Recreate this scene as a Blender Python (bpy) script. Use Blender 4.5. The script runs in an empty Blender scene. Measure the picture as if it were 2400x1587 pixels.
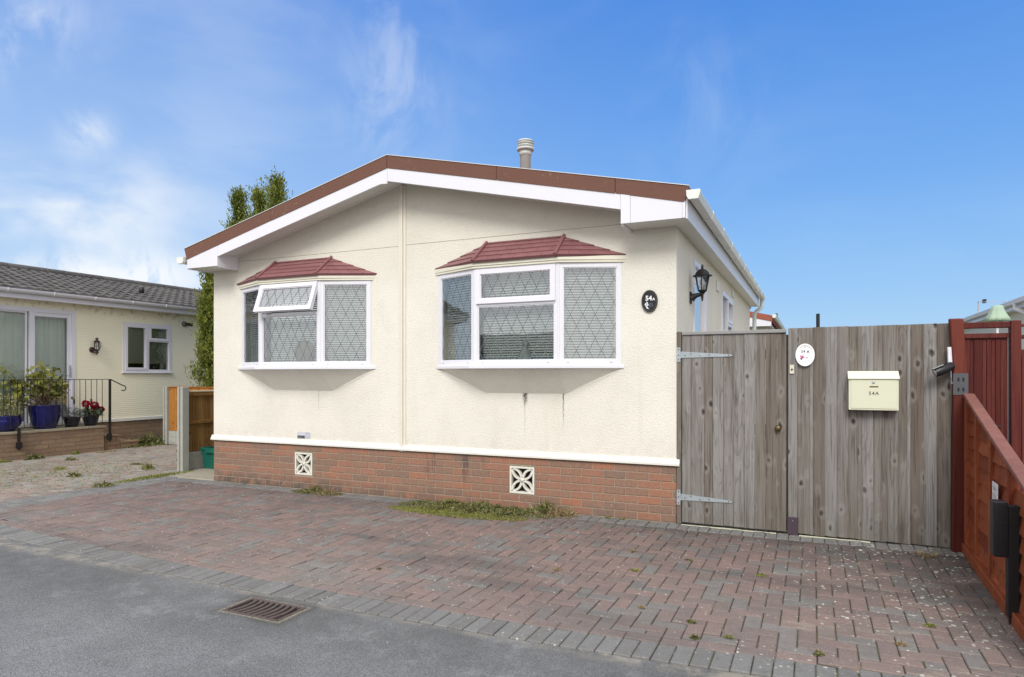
import bpy, bmesh, math, random
from mathutils import Vector, Matrix
R = random.Random(7)
S = bpy.context.scene
COL = S.collection
rad = math.radians
WLOC = {}

# ------------------------------------------------------------------ helpers
class MB:
    def __init__(s): s.v = []; s.f = []; s.c = []; s.sm = []
    def add(s, vs, fs, rnd=None, smooth=False):
        if rnd is None: rnd = (R.random(), R.random(), R.random())
        b = len(s.v); s.v += [tuple(p) for p in vs]
        for f in fs: s.f.append([b + i for i in f]); s.c.append(rnd); s.sm.append(smooth)
        return s
    def hexa(s, p, rnd=None):
        return s.add(p, [(0,3,2,1),(4,5,6,7),(0,1,5,4),(1,2,6,5),(2,3,7,6),(3,0,4,7)], rnd)
    def box(s, x0, x1, y0, y1, z0, z1, rnd=None):
        if x0 > x1: x0, x1 = x1, x0
        if y0 > y1: y0, y1 = y1, y0
        if z0 > z1: z0, z1 = z1, z0
        return s.hexa([(x0,y0,z0),(x1,y0,z0),(x1,y1,z0),(x0,y1,z0),(x0,y0,z1),(x1,y0,z1),(x1,y1,z1),(x0,y1,z1)], rnd)
    def prism(s, poly, ext, rnd=None):
        e = Vector(ext); n = len(poly); a = [Vector(p) for p in poly]
        vs = a + [p + e for p in a]
        fs = [tuple(range(n - 1, -1, -1)), tuple(range(n, 2 * n))] + [(i, (i + 1) % n, n + (i + 1) % n, n + i) for i in range(n)]
        return s.add(vs, fs, rnd)
    def quad(s, a, b, c, d, rnd=None): return s.add([a, b, c, d], [(0,1,2,3)], rnd)
    def tube(s, path, r, n=8, rnd=None, cap=True, smooth=True):
        path = [Vector(p) for p in path]; rs = r if isinstance(r, (list, tuple)) else [r] * len(path)
        vs = []; fs = []; up = None
        for i, p in enumerate(path):
            d = (path[min(i + 1, len(path) - 1)] - path[max(i - 1, 0)]).normalized()
            if up is None:
                up = Vector((0, 0, 1)) if abs(d.z) < .9 else Vector((1, 0, 0))
            a = d.cross(up).normalized(); b = a.cross(d).normalized(); up = b
            for k in range(n):
                t = 2 * math.pi * (k + .5) / n
                vs.append(p + (a * math.cos(t) + b * math.sin(t)) * rs[i])
        for i in range(len(path) - 1):
            for k in range(n):
                fs.append((i*n + k, i*n + (k+1) % n, (i+1)*n + (k+1) % n, (i+1)*n + k))
        s.add(vs, fs, rnd, smooth)
        if cap:
            s.add(vs[:n], [tuple(range(n - 1, -1, -1))], rnd); s.add(vs[-n:], [tuple(range(n))], rnd)
        return s
    def lathe(s, c, prof, n=20, rnd=None, smooth=True, axis='z'):
        vs = []
        for r, h in prof:
            for k in range(n):
                t = 2 * math.pi * (k + .5) / n; a, b = r * math.cos(t), r * math.sin(t)
                if axis == 'z': vs.append((c[0] + a, c[1] + b, c[2] + h))
                elif axis == 'y': vs.append((c[0] + a, c[1] + h, c[2] + b))
                else: vs.append((c[0] + h, c[1] + a, c[2] + b))
        fs = [(i*n + k, i*n + (k+1) % n, (i+1)*n + (k+1) % n, (i+1)*n + k) for i in range(len(prof) - 1) for k in range(n)]
        fs += [tuple(range(n - 1, -1, -1)), tuple(range((len(prof) - 1) * n, len(prof) * n))]
        return s.add(vs, fs, rnd, smooth)
    def build_each(s, name, mat, parent, bevel=0, fixn=False, label=None):
        par = {}
        def find(a):
            while par[a] != a: par[a] = par[par[a]]; a = par[a]
            return a
        key = [tuple(round(c, 4) for c in p) for p in s.v]
        for k in key: par.setdefault(k, k)
        for f in s.f:
            r0 = find(key[f[0]])
            for i in f[1:]:
                r1 = find(key[i])
                if r1 != r0: par[r1] = r0
        groups = {}
        for fi, f in enumerate(s.f): groups.setdefault(find(key[f[0]]), []).append(fi)
        out = []
        for fl in groups.values():
            m2 = MB(); idx = {}
            for fi in fl:
                nf = []
                for i in s.f[fi]:
                    if i not in idx: idx[i] = len(m2.v); m2.v.append(s.v[i])
                    nf.append(idx[i])
                m2.f.append(nf); m2.c.append(s.c[fi]); m2.sm.append(s.sm[fi])
            out.append(m2.build(name, mat, parent, bevel=bevel, fixn=fixn, label=label))
        return out
    def build(s, name, mat, parent=None, origin=(0, 0, 0), bevel=0, label=None, cat=None, group=None, kind=None, fixn=False):
        if parent is not None: origin = WLOC[parent.name]
        me = bpy.data.meshes.new(name)
        o = Vector(origin)
        me.from_pydata([tuple(Vector(p) - o) for p in s.v], [], s.f)
        at = me.attributes.new('rnd', 'FLOAT_COLOR', 'FACE')
        for i, c in enumerate(s.c): at.data[i].color = (c[0], c[1], c[2], 1)
        for i, p in enumerate(me.polygons): p.use_smooth = s.sm[i]
        if fixn:
            bm = bmesh.new(); bm.from_mesh(me); bmesh.ops.recalc_face_normals(bm, faces=bm.faces); bm.to_mesh(me); bm.free()
        me.materials.append(mat)
        ob = bpy.data.objects.new(name, me); COL.objects.link(ob)
        if parent is not None: ob.parent = parent
        else: ob.location = o
        WLOC[ob.name] = tuple(o)
        if bevel:
            m = ob.modifiers.new('bevel', 'BEVEL'); m.width = bevel; m.segments = 1; m.limit_method = 'ANGLE'; m.angle_limit = rad(40)
        tag(ob, label, cat, group, kind)
        return ob

def tag(o, label=None, cat=None, group=None, kind=None):
    if label: o['label'] = label
    if cat: o['category'] = cat
    if group: o['group'] = group
    if kind: o['kind'] = kind
    return o
def thing(name, label, cat, loc, group=None):
    o = bpy.data.objects.new(name, None); COL.objects.link(o); o.location = loc; o.empty_display_size = .1
    WLOC[o.name] = tuple(loc)
    return tag(o, label, cat, group)
def copy_thing(root, loc, label, group=None):
    c = root.copy(); COL.objects.link(c); c.location = loc; c['label'] = label
    if group: c['group'] = group
    def rec(src, dst):
        for ch in list(src.children):
            d = ch.copy(); COL.objects.link(d); d.parent = dst; rec(ch, d)
    rec(root, c); return c
def text_mesh(mb, txt, size, P, depth=.001, rnd=(0, 0, 0), spacing=1.0, bold=0.0):
    cu = bpy.data.curves.new('t', 'FONT'); cu.body = txt; cu.size = size; cu.align_x = 'CENTER'; cu.align_y = 'CENTER'
    cu.space_character = spacing; cu.offset = bold; cu.resolution_u = 3
    ob = bpy.data.objects.new('t', cu); COL.objects.link(ob)
    dg = bpy.context.evaluated_depsgraph_get(); me = bpy.data.meshes.new_from_object(ob.evaluated_get(dg))
    mb.add([P(v.co.x, v.co.y, depth) for v in me.vertices], [tuple(p.vertices) for p in me.polygons], rnd)
    bpy.data.objects.remove(ob); bpy.data.meshes.remove(me); bpy.data.curves.remove(cu)

# ------------------------------------------------------------------ node helpers
class NB:
    def __init__(s, nt): s.nt = nt; s.N = nt.nodes; s.L = nt.links
    def set(s, sock, v):
        if isinstance(v, bpy.types.NodeSocket): s.L.new(v, sock)
        elif isinstance(v, (tuple, list)):
            if len(sock.default_value) == 4 and len(v) == 3: v = (*v, 1)
            sock.default_value = v
        else: sock.default_value = v
    def coord(s, w='Object'): return s.N.new('ShaderNodeTexCoord').outputs[w]
    def pos(s): return s.N.new('ShaderNodeNewGeometry').outputs['Position']
    def map(s, v, scale=(1,1,1), loc=(0,0,0), rot=(0,0,0)):
        n = s.N.new('ShaderNodeMapping'); s.set(n.inputs['Vector'], v); n.inputs['Scale'].default_value = scale
        n.inputs['Location'].default_value = loc; n.inputs['Rotation'].default_value = rot; return n.outputs[0]
    def noise(s, v, scale=5, detail=3, rough=.5, dist=0, out='Fac'):
        n = s.N.new('ShaderNodeTexNoise'); s.set(n.inputs['Vector'], v); n.inputs['Scale'].default_value = scale
        n.inputs['Detail'].default_value = detail; n.inputs['Roughness'].default_value = rough; n.inputs['Distortion'].default_value = dist
        return n.outputs[out]
    def voro(s, v, scale=5, feat='F1', out='Distance', rand=1):
        n = s.N.new('ShaderNodeTexVoronoi'); n.feature = feat; s.set(n.inputs['Vector'], v); n.inputs['Scale'].default_value = scale
        n.inputs['Randomness'].default_value = rand; return n.outputs[out]
    def wave(s, v, scale, dist=0, detail=2, dscale=1, dir='Z', prof='SIN'):
        n = s.N.new('ShaderNodeTexWave'); s.set(n.inputs['Vector'], v); n.inputs['Scale'].default_value = scale; n.bands_direction = dir; n.wave_profile = prof
        n.inputs['Distortion'].default_value = dist; n.inputs['Detail'].default_value = detail; n.inputs['Detail Scale'].default_value = dscale; return n.outputs['Fac']
    def ramp(s, f, stops):
        n = s.N.new('ShaderNodeValToRGB'); s.set(n.inputs[0], f); e = n.color_ramp.elements
        while len(e) < len(stops): e.new(.5)
        for i, (p, c) in enumerate(stops):
            e[i].position = p; e[i].color = (*c, 1) if isinstance(c, (tuple, list)) else (c, c, c, 1)
        return n.outputs[0]
    def mix(s, f, a, b, mode='MIX'):
        n = s.N.new('ShaderNodeMix'); n.data_type = 'RGBA'; n.blend_type = mode; n.clamp_factor = True
        s.set(n.inputs[0], f); s.set(n.inputs[6], a); s.set(n.inputs[7], b); return n.outputs[2]
    def m(s, op, a, b=0.0, c=None, clamp=False):
        n = s.N.new('ShaderNodeMath'); n.operation = op; n.use_clamp = clamp; s.set(n.inputs[0], a); s.set(n.inputs[1], b)
        if c is not None: s.set(n.inputs[2], c)
        return n.outputs[0]
    def sep(s, v):
        n = s.N.new('ShaderNodeSeparateXYZ'); s.set(n.inputs[0], v); return n.outputs
    def comb(s, x, y, z):
        n = s.N.new('ShaderNodeCombineXYZ'); s.set(n.inputs[0], x); s.set(n.inputs[1], y); s.set(n.inputs[2], z); return n.outputs[0]
    def vadd(s, a, b):
        n = s.N.new('ShaderNodeVectorMath'); n.operation = 'ADD'; s.set(n.inputs[0], a); s.set(n.inputs[1], b); return n.outputs[0]
    def vscale(s, a, k):
        n = s.N.new('ShaderNodeVectorMath'); n.operation = 'SCALE'; s.set(n.inputs[0], a); s.set(n.inputs['Scale'], k); return n.outputs[0]
    def dot(s, a, b):
        n = s.N.new('ShaderNodeVectorMath'); n.operation = 'DOT_PRODUCT'; s.set(n.inputs[0], a); s.set(n.inputs[1], b); return n.outputs['Value']
    def sstep(s, v, a, b, to0=0, to1=1):
        n = s.N.new('ShaderNodeMapRange'); n.interpolation_type = 'SMOOTHSTEP'; s.set(n.inputs[0], v)
        n.inputs[1].default_value = a; n.inputs[2].default_value = b; n.inputs[3].default_value = to0; n.inputs[4].default_value = to1; return n.outputs[0]
    def rnd(s):
        n = s.N.new('ShaderNodeAttribute'); n.attribute_name = 'rnd'
        q = s.N.new('ShaderNodeSeparateColor'); s.L.new(n.outputs['Color'], q.inputs[0]); return q.outputs
    def rndv(s):
        n = s.N.new('ShaderNodeAttribute'); n.attribute_name = 'rnd'; return n.outputs['Vector']
    def bump(s, h, strength=.3, dist=.01, prev=None):
        n = s.N.new('ShaderNodeBump'); s.set(n.inputs['Height'], h); n.inputs['Strength'].default_value = strength; n.inputs['Distance'].default_value = dist
        if prev is not None: s.L.new(prev, n.inputs['Normal'])
        return n.outputs[0]
def M(name, fn):
    m = bpy.data.materials.new(name); m.use_nodes = True; nt = m.node_tree; nt.nodes.clear()
    b = NB(nt); out = nt.nodes.new('ShaderNodeOutputMaterial'); p = nt.nodes.new('ShaderNodeBsdfPrincipled')
    r = fn(b)
    for k, v in r.items(): b.set(p.inputs[k], v)
    nt.links.new(p.outputs[0], out.inputs[0]); return m
def simple(name, col, rough=.5, var=.12, scale=8, metal=0, bump=0, bscale=80, spec=.5):
    def fn(b):
        c = b.coord(); n = b.noise(c, scale, 4, .6); rr = b.rnd()[0]
        k = b.m('ADD', b.m('MULTIPLY', b.m('SUBTRACT', n, .5), var * 2.2), b.m('MULTIPLY', b.m('SUBTRACT', rr, .5), var * .5))
        col2 = b.mix(1.0, col, b.comb(b.m('ADD', k, 1), b.m('ADD', k, 1), b.m('ADD', k, 1)), 'MULTIPLY')
        d = {'Base Color': col2, 'Roughness': rough, 'Metallic': metal, 'Specular IOR Level': spec}
        if bump: d['Normal'] = b.bump(b.noise(c, bscale, 3), bump, .004)
        return d
    return M(name, fn)

# ------------------------------------------------------------------ materials
def f_cream(b, base=(.745,.715,.645), stain=True):
    c = b.coord(); x, y, z = b.sep(c)
    n1 = b.noise(c, 1.3, 4, .6); n2 = b.noise(c, 9, 3, .6)
    col = b.mix(b.sstep(n1, .35, .75), base, tuple(k * .93 for k in base))
    col = b.mix(b.m('MULTIPLY', b.sstep(b.noise(c, 2.6, 5, .7), .48, .72), .18), col, (base[0]*.86, base[1]*.84, base[2]*.76))
    vs_ = b.noise(b.map(c, (7, 7, .5)), 1, 4, .65); col = b.mix(b.m('MULTIPLY', b.sstep(vs_, .55, .75), b.sstep(z, 3.0, 1.2, .05, .22)), col, (base[0]*.78, base[1]*.74, base[2]*.62))
    # eave shadow and dirt painted in towards the top of the wall
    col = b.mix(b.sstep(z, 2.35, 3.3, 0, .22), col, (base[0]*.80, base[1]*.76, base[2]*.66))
    if stain:
        def drip(x0, w, zt, zb, dens, amt):
            wig = b.m('MULTIPLY', b.m('SUBTRACT', b.noise(b.comb(0, 0, z), 14, 2), .5), .035)
            dx = b.m('ABSOLUTE', b.m('SUBTRACT', b.m('ADD', x, wig), x0))
            mx = b.sstep(dx, 0, w, 1, 0)
            mz = b.m('MULTIPLY', b.sstep(z, zb, zt, 0, 1), b.sstep(z, zt + .03, zt + .04, 1, 0))
            nn = b.sstep(b.noise(c, 75, 3, .7), dens - .09, dens + .05)
            return b.m('MULTIPLY', b.m('MULTIPLY', mx, mz), b.m('MULTIPLY', nn, amt))
        m1 = drip(-1.715, .045, 1.34, 1.15, .47, 1.5); m2 = drip(-1.25, .012, 1.36, .86, .46, 1.3)
        m3 = drip(-1.72, .012, 1.30, .60, .5, .5); m4 = drip(-4.72, .010, 1.36, .9, .46, .5)
        mm = b.m('ADD', b.m('ADD', m1, m2, clamp=True), b.m('ADD', m3, m4), clamp=True)
        col = b.mix(mm, col, (.055, .05, .035))
        spl = b.m('MULTIPLY', b.sstep(z, .62, .90, .22, 0), b.sstep(b.noise(c, 7, 4, .7), .35, .7))
        col = b.mix(spl, col, (.40, .36, .28))
    st = b.noise(b.map(c, (1, 1, 1.25)), 54, 3, .55, .5); st2 = b.noise(c, 110, 2)
    h = b.m('ADD', b.sstep(st, .38, .66), b.m('MULTIPLY', st2, .35))
    col = b.mix(b.sstep(st, .30, .50, .20, 0), col, (base[0]*.62, base[1]*.58, base[2]*.48))
    return {'Base Color': col, 'Roughness': .82, 'Specular IOR Level': .25, 'Normal': b.bump(h, .34, .008)}
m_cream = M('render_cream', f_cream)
def f_cream_plain(b):
    d = f_cream(b, (.72,.68,.56), False); return d
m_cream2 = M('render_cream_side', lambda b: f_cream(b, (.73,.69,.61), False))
m_under = M('render_under_bay', lambda b: f_cream(b, (.88,.85,.77), False))  # paler copy of the wall render, standing in for light bounced off the ground
m_trim = simple('painted_cream_trim', (.74,.72,.66), .5, .05, 4, bump=.15)
m_batten = simple('cover_batten', (.70,.655,.565), .5, .08, 5)
m_white = simple('white_plastic', (.71,.705,.755), .32, .03, 3)
m_sash = simple('white_sash', (.73,.715,.77), .3, .03, 3)
def f_soffit(b):
    c = b.coord(); x, y, z = b.sep(c)
    g = b.m('FRACT', b.m('MULTIPLY', y, 10)); g2 = b.sstep(g, .0, .1, 0, 1)
    return {'Base Color': b.mix(g2, (.52,.52,.48), (.68,.68,.645)), 'Roughness': .45}
m_soffit = M('soffit_boards', f_soffit)
m_gutter = simple('gutter_plastic', (.70,.71,.67), .38, .10, 3)
def f_verge(b):
    c = b.coord(); n = b.noise(c, 60, 4, .7); l = b.noise(c, 1.2, 3); v = b.voro(c, 12)
    col = b.mix(l, (.098,.044,.034), (.150,.062,.044)); col = b.mix(b.m('MULTIPLY', n, .5), col, (.22,.115,.078), 'MIX')
    col = b.mix(b.sstep(b.noise(c, 7, 4, .7), .60, .72, 0, .35), col, (.28,.23,.15))
    col = b.mix(b.sstep(v, .0, .09, .9, 0), col, (.5,.48,.40))
    return {'Base Color': col, 'Roughness': .9, 'Normal': b.bump(n, .5, .006)}
m_verge = M('brown_verge', f_verge)
def f_canopy(b):
    c = b.coord(); r = b.rnd()[0]; n = b.noise(c, 40, 3)
    col = b.mix(r, (.185,.072,.078), (.235,.098,.104)); col = b.mix(b.m('MULTIPLY', n, .35), col, (.30,.14,.14))
    return {'Base Color': col, 'Roughness': .5, 'Normal': b.bump(n, .2, .004)}
m_canopy = M('maroon_canopy', f_canopy)
def f_brick(b, pal=((.31,.130,.078),(.27,.135,.088),(.185,.118,.088),(.36,.135,.070)), stain=True):
    c = b.coord(); x, y, z = b.sep(c); r = b.rnd(); n = b.noise(c, 30, 4, .7); n2 = b.noise(c, 6, 3, .6)
    col = b.ramp(r[0], [(0, pal[0]), (.35, pal[1]), (.75, pal[2]), (1, pal[3])])
    col = b.mix(b.sstep(n, .3, .7, 0, .40), col, (.33,.22,.16)); n5 = b.noise(c, 55, 4, .8); col = b.mix(b.sstep(n5, .35, .55, .45, 0), col, (.12,.07,.05)); col = b.mix(b.sstep(b.noise(b.map(c, (1,1,2.5)), 3, 4, .7), .52, .72, 0, .5), col, (.17,.13,.105))
    col = b.mix(b.sstep(n2, .5, .75, 0, .35), col, (.24,.17,.13))
    if stain:
        s = b.noise(b.map(c, (9, 9, 1.1)), 1, 4, .65)
        band = b.m('MULTIPLY', b.sstep(s, .545, .66), b.sstep(z, .12, .45))
        reg = b.m('ADD', b.sstep(b.m('ABSOLUTE', b.m('SUBTRACT', x, -2.55)), .2, .75, 1, .12), 0.0)
        col = b.mix(b.m('MULTIPLY', b.m('MULTIPLY', band, reg), .65), col, (.035,.028,.03))
        damp = b.m('MULTIPLY', b.sstep(z, .02, .22, 1, 0), b.sstep(x, -6.0, -1.0, .95, .25))
        col = b.mix(b.m('MULTIPLY', damp, b.sstep(n2, .3, .6)), col, (.085,.07,.055))
        col = b.mix(b.sstep(b.m('MULTIPLY', b.voro(c, 7), b.sstep(z, .0, .5, 1, 2)), .03, .05, .8, 0), col, (.6,.58,.5))
    return {'Base Color': col, 'Roughness': .85, 'Normal': b.bump(b.m('ADD', n, n2), .5, .006)}
m_brick = M('red_brick', f_brick)
m_brick2 = M('buff_brick', lambda b: f_brick(b, ((.30,.205,.115),(.25,.160,.095),(.33,.235,.14),(.22,.145,.09)), False))
m_mortar = simple('mortar', (.31,.255,.19), .95, .25, 18, bump=.5)
m_mortar2 = simple('mortar_dark', (.26,.21,.15), .95, .25, 18, bump=.5)
def f_pave(b, a=(.195,.142,.132), g=(.165,.163,.158), gf=.76, allgrey=False, pale=0.0):
    p = b.pos(); x, y, z = b.sep(p); r = b.rnd(); n = b.noise(p, 90, 3, .7); big = b.noise(p, .55, 4, .6); mid = b.noise(p, 2.6, 4, .65)
    red = b.mix(r[1], tuple(k * .80 for k in a), (a[0]*1.30, a[1]*1.10, a[2]*1.04))
    gry = b.mix(r[1], tuple(k * .82 for k in g), tuple(k * 1.22 for k in g))
    col = gry if allgrey else b.mix(b.sstep(r[0], gf - .03, gf + .03), red, gry)
    col = b.mix(b.m('MULTIPLY', n, .5), col, tuple(k*1.25 for k in (.20,.17,.155)), 'MIX')
    # worn pale wash towards the road side and darkening towards the wall and the right
    if not allgrey:
        wear = b.m('MULTIPLY', b.sstep(b.m('ADD', y, b.m('MULTIPLY', mid, 1.1)), -2.9, -.9, 1, 0), b.sstep(big, .35, .65, .25, 1))
        col = b.mix(b.m('MULTIPLY', wear, .55), col, (.32,.29,.265))
        wear2 = b.m('MULTIPLY', b.sstep(b.noise(b.map(p, (.8, 2.2, 1)), 1.6, 4, .7), .55, .70), b.sstep(b.m('ADD', x, b.m('MULTIPLY', y, -.8)), 1.2, 3.2)); col = b.mix(b.m('MULTIPLY', wear2, .45), col, (.40,.36,.29))
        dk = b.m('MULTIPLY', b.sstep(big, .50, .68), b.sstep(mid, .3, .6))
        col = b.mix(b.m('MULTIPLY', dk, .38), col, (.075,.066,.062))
        wall_dark = b.m('MULTIPLY', b.sstep(y, -1.3, -.15, 0, 1), b.sstep(mid, .3, .65, .35, 1))
        col = b.mix(b.m('MULTIPLY', wall_dark, .50), col, (.062,.056,.054))
        right_dark = b.m('MULTIPLY', b.sstep(b.m('ADD', x, b.m('MULTIPLY', y, .9)), .1, 1.3), b.sstep(mid, .35, .6, .45, 1))
        col = b.mix(b.m('MULTIPLY', right_dark, .62), col, (.052,.045,.043))
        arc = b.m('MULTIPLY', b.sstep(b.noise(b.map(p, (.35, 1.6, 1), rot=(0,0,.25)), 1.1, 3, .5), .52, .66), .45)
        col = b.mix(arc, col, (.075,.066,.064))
    # lichen dots, denser on the right
    dens = b.m('MULTIPLY', b.sstep(x, .6, 2.2, .115, .215), b.sstep(b.noise(p, 1.7, 2), .3, .62, .4, 1.15))
    v = b.voro(b.vadd(p, b.vscale(b.noise(p, 30, 2, out='Color'), .01)), 17); v2 = b.voro(p, 31)
    col = b.mix(b.m('MULTIPLY', b.m('LESS_THAN', v, dens), .85), col, (.58,.57,.52))
    col = b.mix(b.m('MULTIPLY', b.m('LESS_THAN', v2, b.m('MULTIPLY', dens, .85)), .6), col, (.5,.49,.45))
    if pale: col = b.mix(pale, col, (.46,.42,.36))
    gr = b.noise(p, 105, 4, .85)
    col = b.mix(b.sstep(gr, .32, .62, .45, 0), col, (.045,.04,.038)); g3 = b.noise(p, 150, 3, .9); col = b.mix(b.sstep(g3, .55, .72, 0, .45), col, (.42,.40,.38))
    sm = b.noise(p, 12, 4, .7); col = b.mix(b.sstep(sm, .48, .72, 0, .38), col, (.11,.10,.095))
    return {'Base Color': col, 'Roughness': .88, 'Specular IOR Level': .3, 'Normal': b.bump(b.m('ADD', n, gr), .6, .004)}
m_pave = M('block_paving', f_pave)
m_pave_grey = M('grey_block', lambda b: f_pave(b, allgrey=True, g=(.185,.195,.195)))
def f_nbpave(b):
    p = b.pos(); r = b.rnd(); n = b.noise(p, 40, 3, .6); big = b.noise(p, .8, 4, .6)
    red = b.mix(r[1], (.20,.150,.130), (.30,.225,.20)); gry = b.mix(r[1], (.19,.180,.160), (.29,.275,.25))
    col = b.mix(b.sstep(r[0], .45, .55), red, gry); col = b.mix(b.sstep(big, .4, .65, .0, .40), col, (.33,.30,.25)); col = b.mix(b.m('MULTIPLY', n, .25), col, (.12,.11,.09))
    return {'Base Color': col, 'Roughness': .9, 'Normal': b.bump(n, .4, .004)}
m_pave_nb = M('neighbour_paving', f_nbpave)
def f_joint(b):
    p = b.pos(); x, y, z = b.sep(p); n = b.noise(p, 3.2, 4, .65); n2 = b.noise(p, 50, 3)
    right = b.sstep(b.m('ADD', x, b.m('MULTIPLY', y, -.35)), .0, 2.4)
    col = b.mix(n2, (.020,.017,.015), (.05,.043,.034))
    col = b.mix(b.m('MULTIPLY', b.sstep(n, .42, .58), b.m('ADD', b.m('MULTIPLY', right, .60), .15)), col, (.10,.11,.035))
    col = b.mix(b.m('MULTIPLY', b.sstep(n, .30, .44, 1, 0), right), col, (.42,.37,.26))
    return {'Base Color': col, 'Roughness': 1, 'Normal': b.bump(n2, .8, .006)}
m_joint = M('joint_sand_moss', f_joint)
def f_joint2(b):
    p = b.pos(); n = b.noise(p, 3.2, 4, .65); n2 = b.noise(p, 50, 3)
    col = b.mix(b.sstep(n, .40, .62), (.045,.038,.03), (.085,.09,.035)); return {'Base Color': b.mix(n2, col, (.05,.04,.03)), 'Roughness': 1}
m_joint2 = M('joint_weedy', f_joint2)
def f_asph(b):
    p = b.pos(); x, y, z = b.sep(p); n = b.noise(p, 95, 4, .85); n2 = b.noise(p, .9, 5, .6); n3 = b.noise(p, 5, 4, .7); v = b.voro(p, 150); v2 = b.voro(p, 6)
    col = b.mix(b.sstep(n2, .3, .72), (.20,.205,.212), (.31,.315,.325))
    n4 = b.noise(p, 150, 3, .9); col = b.mix(b.sstep(n, .32, .66, .72, 0), col, (.035,.035,.036)); col = b.mix(b.sstep(n4, .55, .70, 0, .60), col, (.50,.50,.50)); col = b.mix(b.sstep(v, .05, .30, .35, 0), col, (.45,.45,.45))
    edge = b.sstep(b.m('ADD', y, b.m('MULTIPLY', n3, .35)), -4.1, -3.35, 0, 1)
    band = b.m('MULTIPLY', b.sstep(y, -4.3, -3.75, 0, 1), b.sstep(n3, .3, .6, .4, 1))
    col = b.mix(b.m('MULTIPLY', band, .42), col, (.07,.07,.068))
    sand = b.m('MULTIPLY', b.sstep(b.m('ADD', y, b.m('MULTIPLY', n3, .10)), -3.46, -3.33, 0, .8), b.sstep(n3, .4, .6))
    col = b.mix(sand, col, (.33,.30,.25))
    dd = b.m('MAXIMUM', b.m('MULTIPLY', b.m('ABSOLUTE', b.m('SUBTRACT', x, -2.03)), .95), b.m('ADD', b.m('ABSOLUTE', b.m('SUBTRACT', y, -3.645)), .10))
    dr = b.m('MULTIPLY', b.sstep(dd, .245, .34, 1, 0), b.sstep(n3, .3, .6, .5, 1)); col = b.mix(b.m('MULTIPLY', dr, .7), col, (.07,.065,.055)); col = b.mix(b.m('MULTIPLY', b.sstep(dd, .24, .265, 1, 0), b.sstep(n, .4, .6)), col, (.36,.32,.24))
    col = b.mix(b.sstep(b.noise(b.map(p, (1, 1, 1)), 1.7, 7, .8), .53, .70, 0, .42), col, (.34,.345,.35))
    col = b.mix(b.m('LESS_THAN', b.voro(p, 21), .05), col, (.5,.49,.46)); col = b.mix(b.m('LESS_THAN', v2, .026), col, (.66,.64,.58))
    return {'Base Color': col, 'Roughness': .85, 'Specular IOR Level': .3, 'Normal': b.bump(b.m('ADD', n, b.m('MULTIPLY', v, .8)), .9, .006)}
m_asph = M('asphalt', f_asph)
def f_ground(b):
    p = b.pos(); n = b.noise(p, 1.5, 5, .6); n2 = b.noise(p, 30, 4)
    return {'Base Color': b.mix(n2, b.mix(n, (.06,.08,.03), (.13,.13,.06)), (.10,.10,.06)), 'Roughness': 1}
m_ground = M('rough_ground', f_ground)
m_conc = simple('concrete', (.31,.28,.22), .9, .25, 6, bump=.6, bscale=60)
m_concpost = simple('concrete_post', (.36,.36,.32), .9, .22, 5, bump=.5, bscale=70)
def f_wood(b, cols, knots=True, dark=(.03,.025,.02), rough=.85, sc=1.0, mossy=True):
    c = b.coord(); x, y, z = b.sep(c); r = b.rnd(); rv = b.vscale(b.rndv(), 17)
    cc = b.vadd(c, rv)
    g = b.noise(b.map(cc, (38*sc, 38*sc, 1.1*sc)), 1, 5, .65, .9); g2 = b.noise(b.map(cc, (150, 150, 2.2)), 1, 3, .6)
    big = b.noise(b.map(cc, (3, 3, 1.2)), 1, 3, .5)
    col = b.ramp(b.m('ADD', b.m('MULTIPLY', g, .55), b.m('ADD', b.m('MULTIPLY', r[0], .46), b.m('MULTIPLY', big, .35)), ), [(.35, cols[0]), (.62, cols[1]), (.9, cols[2])])
    col = b.mix(b.sstep(g, .34, .50, .45, 0), col, dark)
    col = b.mix(b.sstep(g2, .32, .46, .30, 0), col, dark)
    rings = b.m('FRACT', b.m('MULTIPLY', b.noise(b.map(cc, (7, 7, .65)), 1, 2, .5, .3), 14))
    col = b.mix(b.m('MULTIPLY', b.sstep(rings, .72, .95), b.sstep(r[1], .3, .9, .05, .38)), col, tuple(k*.35 for k in cols[1]))
    h = b.m('ADD', g, g2)
    if knots:
        kv = b.voro(b.map(b.vadd(cc, b.vscale(b.noise(cc, 9, 2, out='Color'), .05)), (7.6, 7.6, 4.0)), 1.0)
        col = b.mix(b.sstep(kv, .10, .15, .65, 0), col, tuple(k*.30 for k in cols[0])); col = b.mix(b.sstep(kv, .03, .09, .9, 0), col, (.02,.016,.014))
        halo = b.m('MULTIPLY', b.sstep(kv, .12, .20, 0, 1), b.sstep(kv, .20, .36, 1, 0)); col = b.mix(b.m('MULTIPLY', halo, .22), col, tuple(min(1, k*1.5) for k in cols[2]))
    if mossy:
        col = b.mix(b.m('MULTIPLY', b.sstep(z, .0, .55, .5, 0), b.noise(c, 5, 3)), col, (.09,.085,.06))
    return {'Base Color': col, 'Roughness': rough, 'Specular IOR Level': .25, 'Normal': b.bump(h, .35, .004)}
m_wood = M('weathered_grey_wood', lambda b: f_wood(b, ((.120,.095,.076),(.182,.158,.138),(.250,.238,.230))))
m_orange = M('orange_treated_wood', lambda b: f_wood(b, ((.27,.10,.018),(.36,.145,.028),(.43,.19,.045)), dark=(.14,.05,.012), mossy=False))
m_brownw = M('brown_treated_wood', lambda b: f_wood(b, ((.17,.085,.022),(.23,.12,.035),(.29,.165,.055)), dark=(.08,.035,.012), mossy=False))
m_redpost = M('dark_red_wood', lambda b: f_wood(b, ((.070,.011,.008),(.105,.018,.011),(.140,.028,.016)), knots=False, dark=(.045,.008,.006), mossy=False, rough=.6))
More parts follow.
